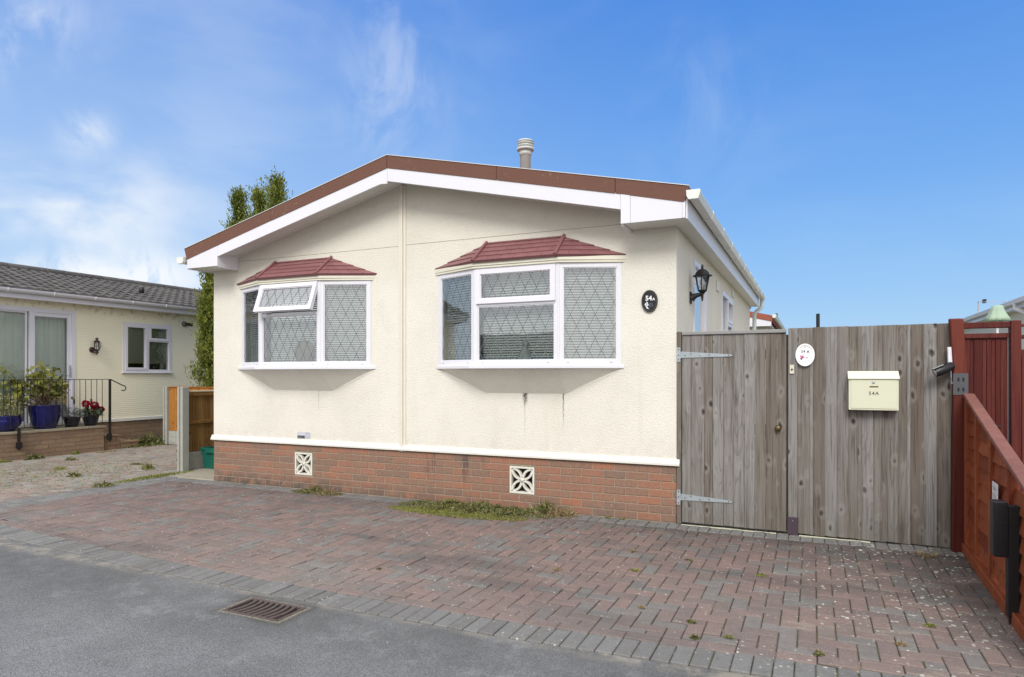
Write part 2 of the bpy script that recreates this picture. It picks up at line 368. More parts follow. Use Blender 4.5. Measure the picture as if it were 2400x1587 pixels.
m_redfence = M('red_stained_wood', lambda b: f_wood(b, ((.13,.024,.011),(.225,.048,.017),(.31,.085,.032)), knots=False, dark=(.06,.010,.006), mossy=False, rough=.65))
m_redgate = M('deep_red_wood', lambda b: f_wood(b, ((.060,.009,.008),(.090,.015,.012),(.14,.033,.025)), knots=False, dark=(.03,.006,.005), mossy=False, rough=.7))
m_cap = simple('red_fence_cap', (.19,.075,.058), .7, .35, 14, bump=.4)
m_black = simple('black_metal', (.008,.008,.009), .55, .3, 12)
m_blackplastic = simple('black_plastic', (.006,.006,.008), .42, .3, 10)
m_galv = simple('galvanised_steel', (.38,.42,.45), .48, .22, 25, metal=.45)
m_plate = simple('dark_zinc_plate', (.075,.075,.085), .55, .15, 12, metal=.2)
m_purple = simple('painted_steel_shoe', (.060,.040,.055), .4, .12, 10)
m_brass = simple('aged_brass', (.16,.11,.05), .45, .3, 30, metal=.7)
m_boxgreen = simple('cream_green_metal', (.62,.63,.48), .38, .03, 4)
m_boxlid = simple('cream_lid', (.76,.77,.64), .35, .03, 4)
m_darkslot = simple('dark_recess', (.012,.011,.010), .9, .1)
m_text = simple('dark_lettering', (.04,.045,.05), .6, .1)
m_textw = simple('white_lettering', (.85,.85,.85), .5, .05)
m_ceramic = simple('white_ceramic', (.86,.85,.86), .22, .03)
m_grime = simple('cast_iron', (.085,.062,.056), .75, .35, 20, bump=.5)
m_lead = simple('lead_strip', (.135,.155,.165), .55, .12, 20, metal=0)
m_slat = simple('blind_slat', (.86,.90,.87), .5, .05, 3)
m_room = simple('dim_room', (.012,.014,.013), .9, .2, 2)  # near-black colour stands in for the darkness of unlit rooms
m_curtain = simple('pale_curtain', (.86,.90,.82), .85, .12, 3)
m_roller = simple('roller_blind', (.50,.52,.42), .8, .1, 3)
m_bluepot = simple('blue_glaze', (.010,.012,.11), .16, .5, 7)
m_darkpot = simple('dark_pot', (.010,.011,.022), .3, .3, 9)
m_soil = simple('soil', (.05,.035,.02), 1, .3, 30)
m_green_box = simple('green_plastic', (.008,.105,.075), .4, .12, 6)
m_bin = simple('dark_bin', (.016,.012,.016), .5, .2, 8)
def leafmat(name, c0, c1, c2, tr=.25):
    m = bpy.data.materials.new(name); m.use_nodes = True; nt = m.node_tree; nt.nodes.clear(); b = NB(nt)
    out = nt.nodes.new('ShaderNodeOutputMaterial'); r = b.rnd()
    col = b.ramp(r[0], [(0, c0), (.55, c1), (1, c2)])
    col = b.mix(b.m('MULTIPLY', b.noise(b.coord(), 3, 3), .35), col, tuple(k*.5 for k in c0))
    d = nt.nodes.new('ShaderNodeBsdfPrincipled'); b.set(d.inputs['Base Color'], col); d.inputs['Roughness'].default_value = .6; d.inputs['Specular IOR Level'].default_value = .25
    t = nt.nodes.new('ShaderNodeBsdfTranslucent'); b.set(t.inputs[0], col); mx = nt.nodes.new('ShaderNodeMixShader'); mx.inputs[0].default_value = tr
    nt.links.new(d.outputs[0], mx.inputs[1]); nt.links.new(t.outputs[0], mx.inputs[2]); nt.links.new(mx.outputs[0], out.inputs[0]); return m
m_conifer = leafmat('conifer_foliage', (.020,.042,.010), (.16,.20,.03), (.36,.38,.08), .3)
m_shrub = leafmat('potted_shrub_leaves', (.10,.115,.02), (.26,.27,.05), (.44,.42,.12))
m_weed = leafmat('weed_leaves', (.06,.07,.025), (.19,.20,.06), (.42,.38,.19))
m_weedy = leafmat('yellow_moss_leaves', (.12,.14,.03), (.27,.29,.06), (.42,.40,.15))
m_straw = leafmat('dry_stalks', (.20,.13,.06), (.36,.27,.14), (.5,.42,.25))
m_silver = leafmat('silver_leaves', (.16,.19,.17), (.38,.42,.40), (.6,.64,.6))
m_petal = leafmat('crimson_petals', (.30,.002,.02), (.52,.005,.045), (.62,.02,.09))
m_bark = simple('bark', (.11,.075,.045), .95, .3, 12, bump=.8, bscale=30)
m_antenna = simple('aerial_metal', (.45,.42,.42), .5, .1)
m_parasol = simple('mint_parasol_cloth', (.36,.47,.36), .85, .15, 5)
def f_tile(b):
    c = b.coord(); n = b.noise(c, 14, 4, .7); n2 = b.noise(c, 60, 3); r = b.rnd()[0]
    col = b.mix(r, (.070,.064,.060), (.115,.106,.100)); col = b.mix(b.sstep(n, .5, .7, 0, .6), col, (.24,.225,.19)); col = b.mix(b.m('MULTIPLY', n2, .3), col, (.05,.05,.05))
    return {'Base Color': col, 'Roughness': .9, 'Normal': b.bump(n2, .5, .006)}
m_tile = M('grey_concrete_tile', f_tile)
def f_nbwall(b):
    c = b.coord(); x, y, z = b.sep(c)
    w = b.wave(b.map(c, (1, 1, 1)), 7.4, 4.5, 2, 1.5, 'Z'); n = b.noise(c, 1.2, 3)
    col = b.mix(b.sstep(w, .0, .4, .15, 0), b.mix(n, (.90,.86,.67), (.86,.81,.62)), (.43,.395,.27))
    st = b.m('MULTIPLY', b.sstep(z, 2.72, 2.95), b.sstep(b.noise(c, 9, 3), .5, .68)); col = b.mix(b.m('MULTIPLY', st, .5), col, (.3,.27,.2))
    return {'Base Color': col, 'Roughness': .8, 'Normal': b.bump(w, .25, .008)}
m_nbwall = M('ridged_cream_render', f_nbwall)
def glassmat(name, base=.10, tint=(1,1,1)):
    m = bpy.data.materials.new(name); m.use_nodes = True; nt = m.node_tree; nt.nodes.clear(); b = NB(nt)
    out = nt.nodes.new('ShaderNodeOutputMaterial'); fr = nt.nodes.new('ShaderNodeFresnel'); fr.inputs[0].default_value = 1.55
    t = nt.nodes.new('ShaderNodeBsdfTransparent'); t.inputs[0].default_value = (*tint, 1)
    g = nt.nodes.new('ShaderNodeBsdfGlossy'); g.inputs['Roughness'].default_value = .015; g.inputs[0].default_value = (.95,.97,1,1)
    b.set(g.inputs['Normal'], b.bump(b.noise(b.coord(), 2.2, 2), .06, .02))
    mx = nt.nodes.new('ShaderNodeMixShader'); b.set(mx.inputs[0], b.m('ADD', fr.outputs[0], base, clamp=True))
    nt.links.new(t.outputs[0], mx.inputs[1]); nt.links.new(g.outputs[0], mx.inputs[2]); nt.links.new(mx.outputs[0], out.inputs[0]); return m
m_glass = glassmat('window_glass', .19, (.93,.97,.95))
m_glass_open = glassmat('window_glass_tilted', .34, (.9,.95,.97))
m_lampglass = glassmat('lantern_glass', .05)
m_rooftop = simple('dark_roof_sheet', (.19,.085,.06), .9, .2, 3, bump=.4)
m_stain = simple('sealant', (.55,.54,.40), .8, .2)
m_mintwall = simple('far_cream_wall', (.66,.63,.54), .85, .06)

# ------------------------------------------------------------------ ground, road, paving
def yi(x): return -3.20 + (.0105 if x < -1.2 else .022) * (x + 1.2) ** 2   # inner edge of the kerb course
def yo(x): return yi(x) - .235
mb = MB(); mb.quad((-400,-400,-.10),(400,-400,-.10),(400,400,-.10),(-400,400,-.10)); mb.build('ground', m_ground, kind='structure')
# road with a real opening for the drain
DX0, DX1, DY0, DY1 = -2.27, -1.79, -3.78, -3.51
mb = MB(); xs = sorted(set([-60, -20, -14] + [-12 + .5 * i for i in range(33)] + [8, 20, 60, DX0, DX1])); xs = [x for x in xs]
for a, c in zip(xs, xs[1:]):
    ya, yc = (yo(max(-9, min(4, a))) + .01), (yo(max(-9, min(4, c))) + .01)
    if a >= DX0 - 1e-6 and c <= DX1 + 1e-6:
        mb.quad((a,DY1,-.014),(c,DY1,-.014),(c,yc,-.014),(a,ya,-.014)); mb.quad((a,-9.4,-.014),(c,-9.4,-.014),(c,DY0,-.014),(a,DY0,-.014))
    else: mb.quad((a,-9.4,-.014),(c,-9.4,-.014),(c,yc,-.014),(a,ya,-.014))
mb.build('road', m_asph, kind='structure')

def block(mb, x0, x1, y0, y1, z=0., rnd=None, gap=.0029, th=.03):
    x0 += gap; x1 -= gap; y0 += gap; y1 -= gap
    if x1 - x0 < .012 or y1 - y0 < .012: return
    dz = z + R.uniform(-.0028, .0028); tx, ty = R.uniform(-.003, .003), R.uniform(-.003, .003); e = .005
    def p(x, y, k): return (x, y, dz + k + tx * (x > (x0+x1)/2) + ty * (y > (y0+y1)/2))
    vs = [(x0,y0,dz-th),(x1,y0,dz-th),(x1,y1,dz-th),(x0,y1,dz-th), p(x0,y0,-e),p(x1,y0,-e),p(x1,y1,-e),p(x0,y1,-e), p(x0+e,y0+e,0),p(x1-e,y0+e,0),p(x1-e,y1-e,0),p(x0+e,y1-e,0)]
    mb.add(vs, [(0,1,5,4),(1,2,6,5),(2,3,7,6),(3,0,4,7),(4,5,9,8),(5,6,10,9),(6,7,11,10),(7,4,8,11),(8,9,10,11)], rnd)
def herring(mb, X0, X1, ylo, yhi, u=.104, gap=.0029):
    ni = int((X1 - X0) / u) + 3; nj = int(6.8 / u) + 3; YB = -3.4
    for i in range(-2, ni):
        for j in range(-2, nj):
            k = (i - j) % 4
            if k == 0: a = (X0 + i*u, X0 + (i+2)*u, YB + j*u, YB + (j+1)*u)
            elif k == 2: a = (X0 + i*u, X0 + (i+1)*u, YB + (j-1)*u, YB + (j+1)*u)
            else: continue
            x0, x1 = max(a[0], X0), min(a[1], X1)
            if x1 <= x0: continue
            xc = (x0 + x1) / 2; y0, y1 = max(a[2], ylo(xc)), min(a[3], yhi(xc))
            if y1 <= y0: continue
            block(mb, x0, x1, y0, y1, gap=gap)
XL = -7.45
mb = MB(); herring(mb, XL + .235, 2.56, lambda x: yi(x) + .107, lambda x: -.25)
x = XL + .235                                   # stretcher course along the kerb
while x < 2.5:
    block(mb, x, x + .208, yi(x + .1), yi(x + .1) + .105, rnd=(R.random() * .8, R.random(), R.random())); x += .208
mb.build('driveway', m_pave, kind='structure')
mb = MB(); x = XL                                # grey soldier course under the wall, gate and fence; grey edge along the neighbour
while x < 2.45: block(mb, x, x + .104, -.25, -.012); x += .104
y = yi(XL)
while y < -.26: block(mb, XL, XL + .235, y, min(y + .1125, -.25)); y += .1125
mb.build('driveway_border', m_pave_grey, kind='structure')
mb = MB(); x = -12.6
while x < 5:
    x1 = x + .103; xc = x + .051; block(mb, x, x1, yo(xc), yi(xc), z=-.002); x = x1
mb.build('kerb_strip', m_pave_grey, kind='structure')
mb = MB(); x = XL - .002
while x < 5.9:
    x1 = min(x + .4, 6); mb.quad((x, yo(min(x,4)) + .004, -.010), (x1, yo(min(x1,4)) + .004, -.010), (x1, 0.0 if x < 2.6 else yi(min(x1,4)) , -.009), (x, 0.0 if x < 2.6 else yi(min(x,4)), -.009)); x = x1
mb.build('paving_bed', m_joint, kind='structure')
mb = MB(); herring(mb, -13.2, XL - .235, lambda x: yi(max(x, -9)) + .01, lambda x: 3.15, gap=.0075)
mb.build('neighbour_driveway', m_pave_nb, kind='structure')
mb = MB(); y = -3.3
while y < .35: block(mb, XL - .235, XL - .006, max(y, yi(XL)), y + .1125); y += .1125
mb.build('neighbour_driveway_border', m_pave_grey, kind='structure')
mb = MB(); mb.add([(-13.3,yo(-9)-.1,-.011),(-9,yo(-9)+.003,-.011),(XL-.004,yo(XL)+.003,-.011),(XL-.004,9,-.011),(-13.3,9,-.011)], [(0,1,2,3,4)]); mb.build('neighbour_paving_bed', m_joint2, kind='structure')
mb = MB(); mb.box(-7.80, -6.675, .03, 9, -.08, .004); mb.build('side_path', m_conc, kind='structure', bevel=.01)
mb = MB(); mb.box(.01, 2.5, .10, 10, -.08, -.004); mb.box(2.62, 5.0, .3, 10, -.08, -.006); mb.build('garden_path', m_conc, kind='structure')
mb = MB(); mb.box(2.62, 6, -2.7, .2, -.08, -.003); mb.build('neighbour_path', m_conc, kind='structure')

# drain grate
t = thing('drain_grate', 'rusty iron drain grate with curved slots set in the asphalt', 'drain', (-2.03, -3.645, -.014))
mb = MB(); mb.box(DX0, DX1, DY0, DY1, -.16, -.15); mb.box(DX0-.01, DX0, DY0, DY1, -.16, -.03); mb.box(DX1, DX1+.01, DY0, DY1, -.16, -.03); mb.box(DX0, DX1, DY1, DY1+.01, -.16, -.03); mb.box(DX0, DX1, DY0-.01, DY0, -.16, -.03)
mb.build('pit', m_darkslot, t)
mb = MB(); w = .022; z0, z1 = -.045, -.009
mb.box(DX0, DX1, DY0, DY0+w, z0, z1); mb.box(DX0, DX1, DY1-w, DY1, z0, z1); mb.box(DX0, DX0+w, DY0+w, DY1-w, z0, z1); mb.box(DX1-w, DX1, DY0+w, DY1-w, z0, z1)
mb.build('frame', m_grime, t, bevel=.003)
mb = MB(); nb = 9
for i in range(1, nb):
    xc = DX0 + w + (DX1-DX0-2*w) * i / nb; pts = []
    for k in range(9):
        s = k / 8; yy = DY0 + w + (DY1-DY0-2*w) * s; pts.append((xc + .022 * math.sin(s * math.pi) - .012, yy))
    for (xa, ya), (xb, yb) in zip(pts, pts[1:]):
        h = .0125; mb.hexa([(xa-h,ya,z0),(xa+h,ya,z0),(xb+h,yb,z0),(xb-h,yb,z0),(xa-h,ya,z1),(xa+h,ya,z1),(xb+h,yb,z1),(xb-h,yb,z1)])
mb.build('bars', m_grime, t)

# ------------------------------------------------------------------ reusable frames
class FR:                                     # local frame: u along the wall, v up, w outwards
    def __init__(s, o, u, w): s.o = Vector(o); s.u = Vector(u).normalized(); s.w = Vector(w).normalized(); s.v = Vector((0, 0, 1))
    def P(s, u, v, w): return s.o + s.u * u + s.v * v + s.w * w
    def box(s, mb, u0, u1, v0, v1, w0, w1, rnd=None):
        P = s.P; return mb.hexa([P(u0,v0,w0),P(u0,v0,w1),P(u1,v0,w1),P(u1,v0,w0),P(u0,v1,w0),P(u0,v1,w1),P(u1,v1,w1),P(u1,v1,w0)], rnd)
    def ring(s, mb, u0, u1, v0, v1, t, w0, w1, tb=None, rnd=None):
        tb = t if tb is None else tb; O = [(u0,v0),(u1,v0),(u1,v1),(u0,v1)]; I = [(u0+t,v0+tb),(u1-t,v0+tb),(u1-t,v1-t),(u0+t,v1-t)]
        rnd = rnd or (R.random(),)*3
        for i in range(4):
            j = (i + 1) % 4; vs = [s.P(*O[i],w0),s.P(*O[j],w0),s.P(*I[j],w0),s.P(*I[i],w0),s.P(*O[i],w1),s.P(*O[j],w1),s.P(*I[j],w1),s.P(*I[i],w1)]
            mb.add(vs, [(4,5,6,7),(0,3,2,1),(0,1,5,4),(2,3,7,6)], rnd)
    def pane(s, mb, u0, u1, v0, v1, w): mb.quad(s.P(u0,v0,w), s.P(u1,v0,w), s.P(u1,v1,w), s.P(u0,v1,w))
    def lattice(s, mb, u0, u1, v0, v1, w, a=.135, bb=.26, t=.0036):
        W, H = u1-u0, v1-v0; k = bb / a; L = math.hypot(1, k)
        for sg in (1, -1):
            n0 = int(-(k*W + bb) / bb) - 1; n1 = int((H + k*W + bb) / bb) + 1
            for n in range(n0, n1 + 1):
                c = n * bb + bb * .35            # line v = sg*k*u + c
                us = sorted([(0 - c) / (sg*k), (H - c) / (sg*k)]); a0, a1 = max(0, us[0]), min(W, us[1])
                if a1 - a0 < .01: continue
                p0 = (a0, sg*k*a0 + c); p1 = (a1, sg*k*a1 + c); nx, ny = -sg*k/L*t, 1/L*t
                q = [(p0[0]-nx, p0[1]-ny),(p1[0]-nx,p1[1]-ny),(p1[0]+nx,p1[1]+ny),(p0[0]+nx,p0[1]+ny)]
                q = [(min(max(x,0),W), min(max(y,0),H)) for x, y in q]
                mb.add([s.P(u0+x, v0+y, w) for x, y in q], [(0,1,2,3)])
    def slats(s, mb, u0, u1, v0, v1, w, pitch=.0285, dep=.0300, tilt=42):
        n = int((v1 - v0) / pitch); ct, st = dep/2*math.cos(rad(tilt)), dep/2*math.sin(rad(tilt))
        for i in range(n):
            v = v0 + (i + .5) * pitch; j = R.uniform(-.0006, .0006); dv = st + R.uniform(-.001, .001)
            P = s.P; mb.add([P(u0,v-dv+j,w+ct),P(u1,v-dv+j,w+ct),P(u1,v+dv+j,w-ct),P(u0,v+dv+j,w-ct)], [(0,1,2,3)])
        for u in (u0 + .06, u1 - .06):
            s.box(mb, u-.001, u+.001, v0, v1, w+.013, w+.014)
def wallgrid(mb, F, u0, u1, v0, v1, holes, w=0, reveal=.06):
    us = sorted(set([u0, u1] + [h[0] for h in holes] + [h[1] for h in holes])); vs = sorted(set([v0, v1] + [h[2] for h in holes] + [h[3] for h in holes]))
    for a, b in zip(us, us[1:]):
        for c, d in zip(vs, vs[1:]):
            um, vm = (a+b)/2, (c+d)/2
            if any(h[0] < um < h[1] and h[2] < vm < h[3] for h in holes): continue
            mb.quad(F.P(a,c,w), F.P(b,c,w), F.P(b,d,w), F.P(a,d,w))
    for a, b, c, d in holes:
        P = F.P; r = w - reveal
        mb.quad(P(a,c,w),P(a,d,w),P(a,d,r),P(a,c,r)); mb.quad(P(b,d,w),P(b,c,w),P(b,c,r),P(b,d,r)); mb.quad(P(a,d,w),P(b,d,w),P(b,d,r),P(a,d,r)); mb.quad(P(b,c,w),P(a,c,w),P(a,c,r),P(b,c,r))
def bricks(mb, F, u0, u1, v0, v1, holes=(), L=.25, C=.0843, w=0., ph=0.):
    n = max(1, round((v1 - v0) / C)); C = (v1 - v0) / n
    for r in range(n):
        a, b = v0 + r*C, v0 + (r+1)*C; u = u0 - L + (L/2 if r % 2 else 0) + ph
        while u < u1:
            s0, s1 = max(u, u0), min(u + L, u1); u += L
            segs = [(s0, s1)]
            for h in holes:
                if b - .02 > h[2] and a + .02 < h[3]:
                    ns = []
                    for p, q in segs:
                        if q <= h[0] or p >= h[1]: ns.append((p, q))
                        else:
                            if p < h[0]: ns.append((p, h[0]))
                            if q > h[1]: ns.append((h[1], q))
                    segs = ns
            for p, q in segs:
                if q - p < .025: continue
                rr = (R.random(), R.random(), R.random())
                g = .0045; k = R.uniform(-.0015, .0015); F.box(mb, p+g, q-g, a+g, b-g, w-.02, w+k, rr)

# ------------------------------------------------------------------ the park home
def home_roof(home, front, back, gutter_left=True, flue=True):
    y0, y1 = front, back; RX = -3.36
    def top(x): return 4.175 - (.222 if x > RX else .2476) * abs(x - RX)
    xr, xl = .19, -6.81
    mb = MB()
    sec = [(xl, top(xl)), (RX, 4.175), (xr, top(xr)), (xr - .045, top(xr) - .135), (RX, 4.03), (xl + .045, top(xl) - .135)]
    mb.prism([(x, y0 + .03, z) for x, z in sec[:3]] + [(x, y0 + .03, z + .03) for x, z in sec[3:]], (0, y1 - y0 - .03, 0))
    roof = mb.build('roof', m_rooftop, home, fixn=True)
    # verge: brown front band, lapped in lengths
    mb = MB(); cuts = [xl, -5.2, RX, -1.9, -.55, xr]
    for a, b in zip(cuts, cuts[1:]):
        k = .0015 * (cuts.index(a) % 2); g = .003
        ins = .045 if a == xl else 0; ins2 = .045 if b == xr else 0
        mb.prism([(a + (g if a != xl else 0), y0 - k, top(a) + .006), (b - (g if b != xr else 0), y0 - k, top(b) + .006), (b - ins2 - (g if b != xr else 0), y0 - k, top(b) - (.148 if b != RX else .150)), (a + ins + (g if a != xl else 0), y0 - k, top(a) - (.148 if a != RX else .150))], (0, .026, 0))
    mb.build('verge', m_verge, roof, fixn=True)
    mb = MB()
    for a, b in ((xl, RX), (RX, xr)): mb.prism([(a, y0 - .008, top(a) + .007), (b, y0 - .008, top(b) + .007), (b, y0 - .008, top(b) + .013), (a, y0 - .008, top(a) + .013)], (0, .07, 0))
    mb.build('verge_trim', m_gutter, roof, fixn=True)
    # white bargeboards
    yb = y0 + .006; mb = MB()
    zt = lambda x: top(x) - .140; zb = lambda x: top(x) - .305
    bx0, bx1 = -6.17, -.496; eR, eL = .153, -6.765
    mb.prism([(RX + .0015, yb, zt(RX)), (bx1, yb, zt(bx1)), (bx1, yb, zb(bx1)), (RX + .0015, yb, zb(RX))], (0, .02, 0))
    mb.prism([(RX - .0015, yb, zt(RX)), (RX - .0015, yb, zb(RX) - .03), (RX - .10, yb, zb(RX - .10)), (bx0, yb, zb(bx0)), (bx0, yb, zt(bx0))], (0, .02, 0))
    mb.prism([(bx1 + .002, yb - .003, zt(bx1)), (bx1 + .10, yb - .003, zt(bx1 + .1)), (bx1 + .10, yb - .003, 3.086), (bx1 + .002, yb - .003, 3.086)], (0, .02, 0))
    mb.prism([(bx1 + .102, yb, zt(bx1 + .1)), (eR - .03, yb, zt(eR - .03)), (eR - .03, yb, 3.086), (bx1 + .102, yb, 3.086)], (0, .02, 0))
    mb.prism([(eR - .0285, yb - .003, zt(eR - .03)), (eR, yb - .003, zt(eR)), (eR, yb - .003, 3.086), (eR - .0285, yb - .003, 3.086)], (0, .02, 0))
    mb.prism([(bx0 - .002, yb, zt(bx0)), (eL, yb, zt(eL)), (eL, yb, 3.045), (bx0 - .002, yb, 3.045)], (0, .02, 0))
    mb.build_each('bargeboard', m_white, home, bevel=.002, fixn=True)
    # sloping soffit + box soffits
    sl = lambda x: 3.925 - (.2526 if x < RX else .228) * abs(x - RX); mb = MB()
    ya, yw = y0 + .027, .0
    mb.prism([(bx0, ya, sl(bx0)), (RX, ya, sl(RX)), (bx1, ya, sl(bx1)), (bx1, ya, sl(bx1) + .02), (RX, ya, sl(RX) + .02), (bx0, ya, sl(bx0) + .02)], (0, -ya - .001, 0))
    mb.box(bx1 + .03, eR - .001, ya, -.001, 3.092, 3.10); mb.box(.001, eR - .001, -.001, y1 - .03, 3.092, 3.10)
    mb.box(bx0 - .03, eL + .001, ya, -.001, 3.051, 3.06); mb.box(-6.661, eL + .001, -.001, y1 - .03, 3.051, 3.06)
    mb.build('soffit', m_soffit, home, fixn=True)
    mb = MB()
    mb.box(bx1, bx1 + .028, ya, -.001, 3.07, sl(bx1) + .01); mb.box(bx0 - .028, bx0, ya, -.001, 3.03, sl(bx0) + .01)
    mb.build_each('box_end', m_white, home, bevel=.002)
    mb = MB(); mb.box(eR + .001, eR + .018, yb + .018, y1 - .02, 3.080, 3.29); mb.box(eL - .018, eL - .001, yb + .018, y1 - .02, 3.04, 3.17)
    mb.box(-6.66, 0, y1 - .03, y1 - .01, 3.05, 3.3)
    mb.build_each('fascia', m_white, home, bevel=.002)
    def gut(xa, sgn, zt_, ya_, yb_):
        pr = [(0, 0), (.118, 0), (.128, -.012), (.104, -.078), (.022, -.078), (.004, -.05)]
        mb = MB(); mb.prism([(xa + sgn*px, ya_, zt_ + pz) for px, pz in pr], (0, yb_ - ya_, 0))
        g = mb.build('gutter', m_gutter, home, bevel=.003, fixn=True)
        mb = MB(); yy = ya_; pr2 = [(-.004, .006), (.122, .006), (.134, -.010), (.110, -.085), (.018, -.085), (-.002, -.052)]
        while yy < yb_:
            mb.prism([(xa + sgn*px, yy - .006, zt_ + pz) for px, pz in pr2], (0, .045, 0)); yy += .95
        mb.build_each('bracket', m_gutter, g, bevel=.002, fixn=True)
    gut(eR + .019, 1, 3.338, y0 - .03, y1 + .25)
    gut(eL - .019, -1, 3.20, y0 - .04, y1)
    if flue:
        fx, fy = -2.79, 2.5; mb = MB(); K = 1.0
        mb.lathe((fx, fy, 4.0), [(.084, 0), (.084, .96), (.098, .965), (.098, 1.03), (.09, 1.035)], 20)
        mb.lathe((fx, fy, 5.035), [(.08, 0), (.13, .0), (.137, .02), (.137, .034), (.085, .04), (.085, .06), (.125, .062), (.128, .076), (.085, .08), (.085, .10), (.128, .102), (.130, .116), (.085, .12), (.085, .134), (.130, .135), (.118, .155), (.05, .17)], 24)
        mb.build('flue', simple('flue_metal', (.60,.62,.60), .45, .2, 14), roof)

def make_home(front_detail=True):
    home = thing('park_home', 'cream rendered park home with two bay windows and brown edged roof', 'house', (0, 0, 0))
    Ff = FR((0, 0, 0), (1, 0, 0), (0, -1, 0)); Fs = FR((0, 0, 0), (0, 1, 0), (1, 0, 0)); D = 8.72; W = 6.66
    BR, BL = -1.725, -4.99
    holes = [(BR - 1.06, BR + 1.06, 1.64, 2.74), (BL - 1.04, BL + 1.04, 1.64, 2.74)]
    mb = MB(); wallgrid(mb, Ff, -W, 0, .62, 3.03, holes, reveal=.12)
    P = [(-W, 0, 3.03), (0, 0, 3.03), (0, 0, 3.12), (-.5, 0, 3.30), (-3.36, 0, 3.95), (-6.17, 0, 3.24), (-W, 0, 3.12)]; mb.add(P, [tuple(range(7))])
    mb.quad((-W,0,.62),(-W,D,.62),(-W,D,3.06),(-W,0,3.06)); mb.quad((0,D,.62),(-W,D,.62),(-W,D,3.2),(0,D,3.2))
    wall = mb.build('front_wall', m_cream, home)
    mb = MB(); mb.box(-6.2, -3.438, -.0022, .003, 3.158, 3.162); mb.box(-3.332, -.5, -.0022, .003, 3.165, 3.1695); mb.build('panel_joint', simple('joint_shadow', (.30,.26,.19), .9, .2), wall)
    sh = [(1.07, 2.05, .25, 2.92), (3.73, 5.19, 1.65, 2.85)]
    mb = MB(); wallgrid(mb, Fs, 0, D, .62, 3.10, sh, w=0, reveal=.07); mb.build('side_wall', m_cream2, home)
    mb = MB(); mb.box(-3.436, -3.398, -.016, -.0005, .588, 3.91); mb.box(-3.396, -3.374, -.027, -.0005, .588, 3.91); mb.box(-3.372, -3.334, -.013, -.0005, .588, 3.91); mb.build('cover_batten', m_batten, home, bevel=.003)
    # plinth
    vents = [(-5.135, -4.825, .185, .498), (-1.915, -1.595, .172, .496)]
    mb = MB(); bricks(mb, FR((0, .0, 0), (1, 0, 0), (0, -1, 0)), -6.665, -.003, 0, .592, vents); bricks(mb, FR((-.003, 0, 0), (0, 1, 0), (1, 0, 0)), .0, D, 0, .592)
    bricks(mb, FR((-6.662, 0, 0), (0, 1, 0), (-1, 0, 0)), .0, D, 0, .592)
    pl = mb.build('plinth', m_brick, home, bevel=.004)
    mb = MB()
    us = [-6.66, vents[0][0], vents[0][1], vents[1][0], vents[1][1], -.008]
    for i in (0, 2, 4): mb.box(us[i], us[i+1], .006, .1, -.05, .59)
    for v in vents: mb.box(v[0], v[1], .006, .1, -.05, v[2]); mb.box(v[0], v[1], .006, .1, v[3], .59)
    mb.box(-.1, -.008, .1, D, -.05, .59); mb.box(-6.656, -6.56, .1, D, -.05, .59)
    mb.build('mortar', m_mortar, pl)
    mb = MB()
    mb.prism([(-6.69, .0, .594), (-6.69, -.032, .598), (-6.69, -.034, .622), (-6.69, -.018, .645), (-6.69, -.014, .668), (-6.69, 0, .672)], (6.724, 0, 0))
    mb.prism([(.0, .0, .594), (.032, 0, .598), (.034, 0, .622), (.018, 0, .645), (.014, 0, .668), (0, 0, .672)], (0, D, 0))
    mb.build('plinth_trim', m_trim, home, bevel=.003, fixn=True)
    # vent blocks: pierced concrete screens
    for v in vents:
        u0, u1, v0, v1 = v[0] + .006, v[1] - .006, v[2] + .006, v[3] - .006; mb = MB(); F = Ff
        F.ring(mb, u0, u1, v0, v1, .022, -.05, .004)
        cx, cz = (u0+u1)/2, (v0+v1)/2; a = (u1-u0)/2 - .020; b2 = (v1-v0)/2 - .020
        for sx in (1, -1):
            for sz in (1, -1):
                for side in (1, -1):               # each petal: two arcs bulging from the centre to the corner
                    pts = []
                    for k in range(13):
                        s = k / 12; bl = side * .30 * math.sin(math.pi * s)
                        pts.append((cx + sx * a * (s - bl * .62), cz + sz * b2 * (s + bl * .62)))
                    for (xa, za), (xb, zb) in zip(pts, pts[1:]):
                        dx, dz = xb-xa, zb-za; L = math.hypot(dx, dz); nx, nz = -dz/L*.0125, dx/L*.0125
                        mb.hexa([(xa-nx, .04, za-nz), (xb-nx, .04, zb-nz), (xb+nx, .04, zb+nz), (xa+nx, .04, za+nz), (xa-nx, .002, za-nz), (xb-nx, .002, zb-nz), (xb+nx, .002, zb+nz), (xa+nx, .002, za+nz)])
        mb.lathe((cx, .04, cz), [(.028, 0), (.026, -.0385)], 12, axis='y')
        o = mb.build('vent_block', simple('vent_block_concrete', (.66,.64,.56), .85, .14, 20, bump=.3), pl, fixn=True)
        mb = MB(); mb.quad((u0, .06, v0), (u1, .06, v0), (u1, .06, v1), (u0, .06, v1)); mb.build('vent_void', m_darkslot, o)
    home_roof(home, -.374, D + .36)
    # bays
    def bay(cx, HW, tip, openfan):
        root = None; zb, zt = 1.65, 2.757; m = .512; pj = .262
        A, B, C, E = (cx - HW, -.004), (cx - m, -pj), (cx + m, -pj), (cx + HW, -.004)
        # bay soffit dish as the part that carries everything
        mb = MB(); ts = tip - .015; pf = pj + .065; ms = m + .035
        T = [(cx - ts, -.002, 1.615), (cx - ms, -pf, 1.615), (cx + ms, -pf, 1.615), (cx + ts, -.002, 1.615)]; U = [(cx - tip + .03, -.002, 1.600), (cx - .505, -.002, 1.335), (cx + .51, -.002, 1.335), (cx + tip - .03, -.002, 1.600)]
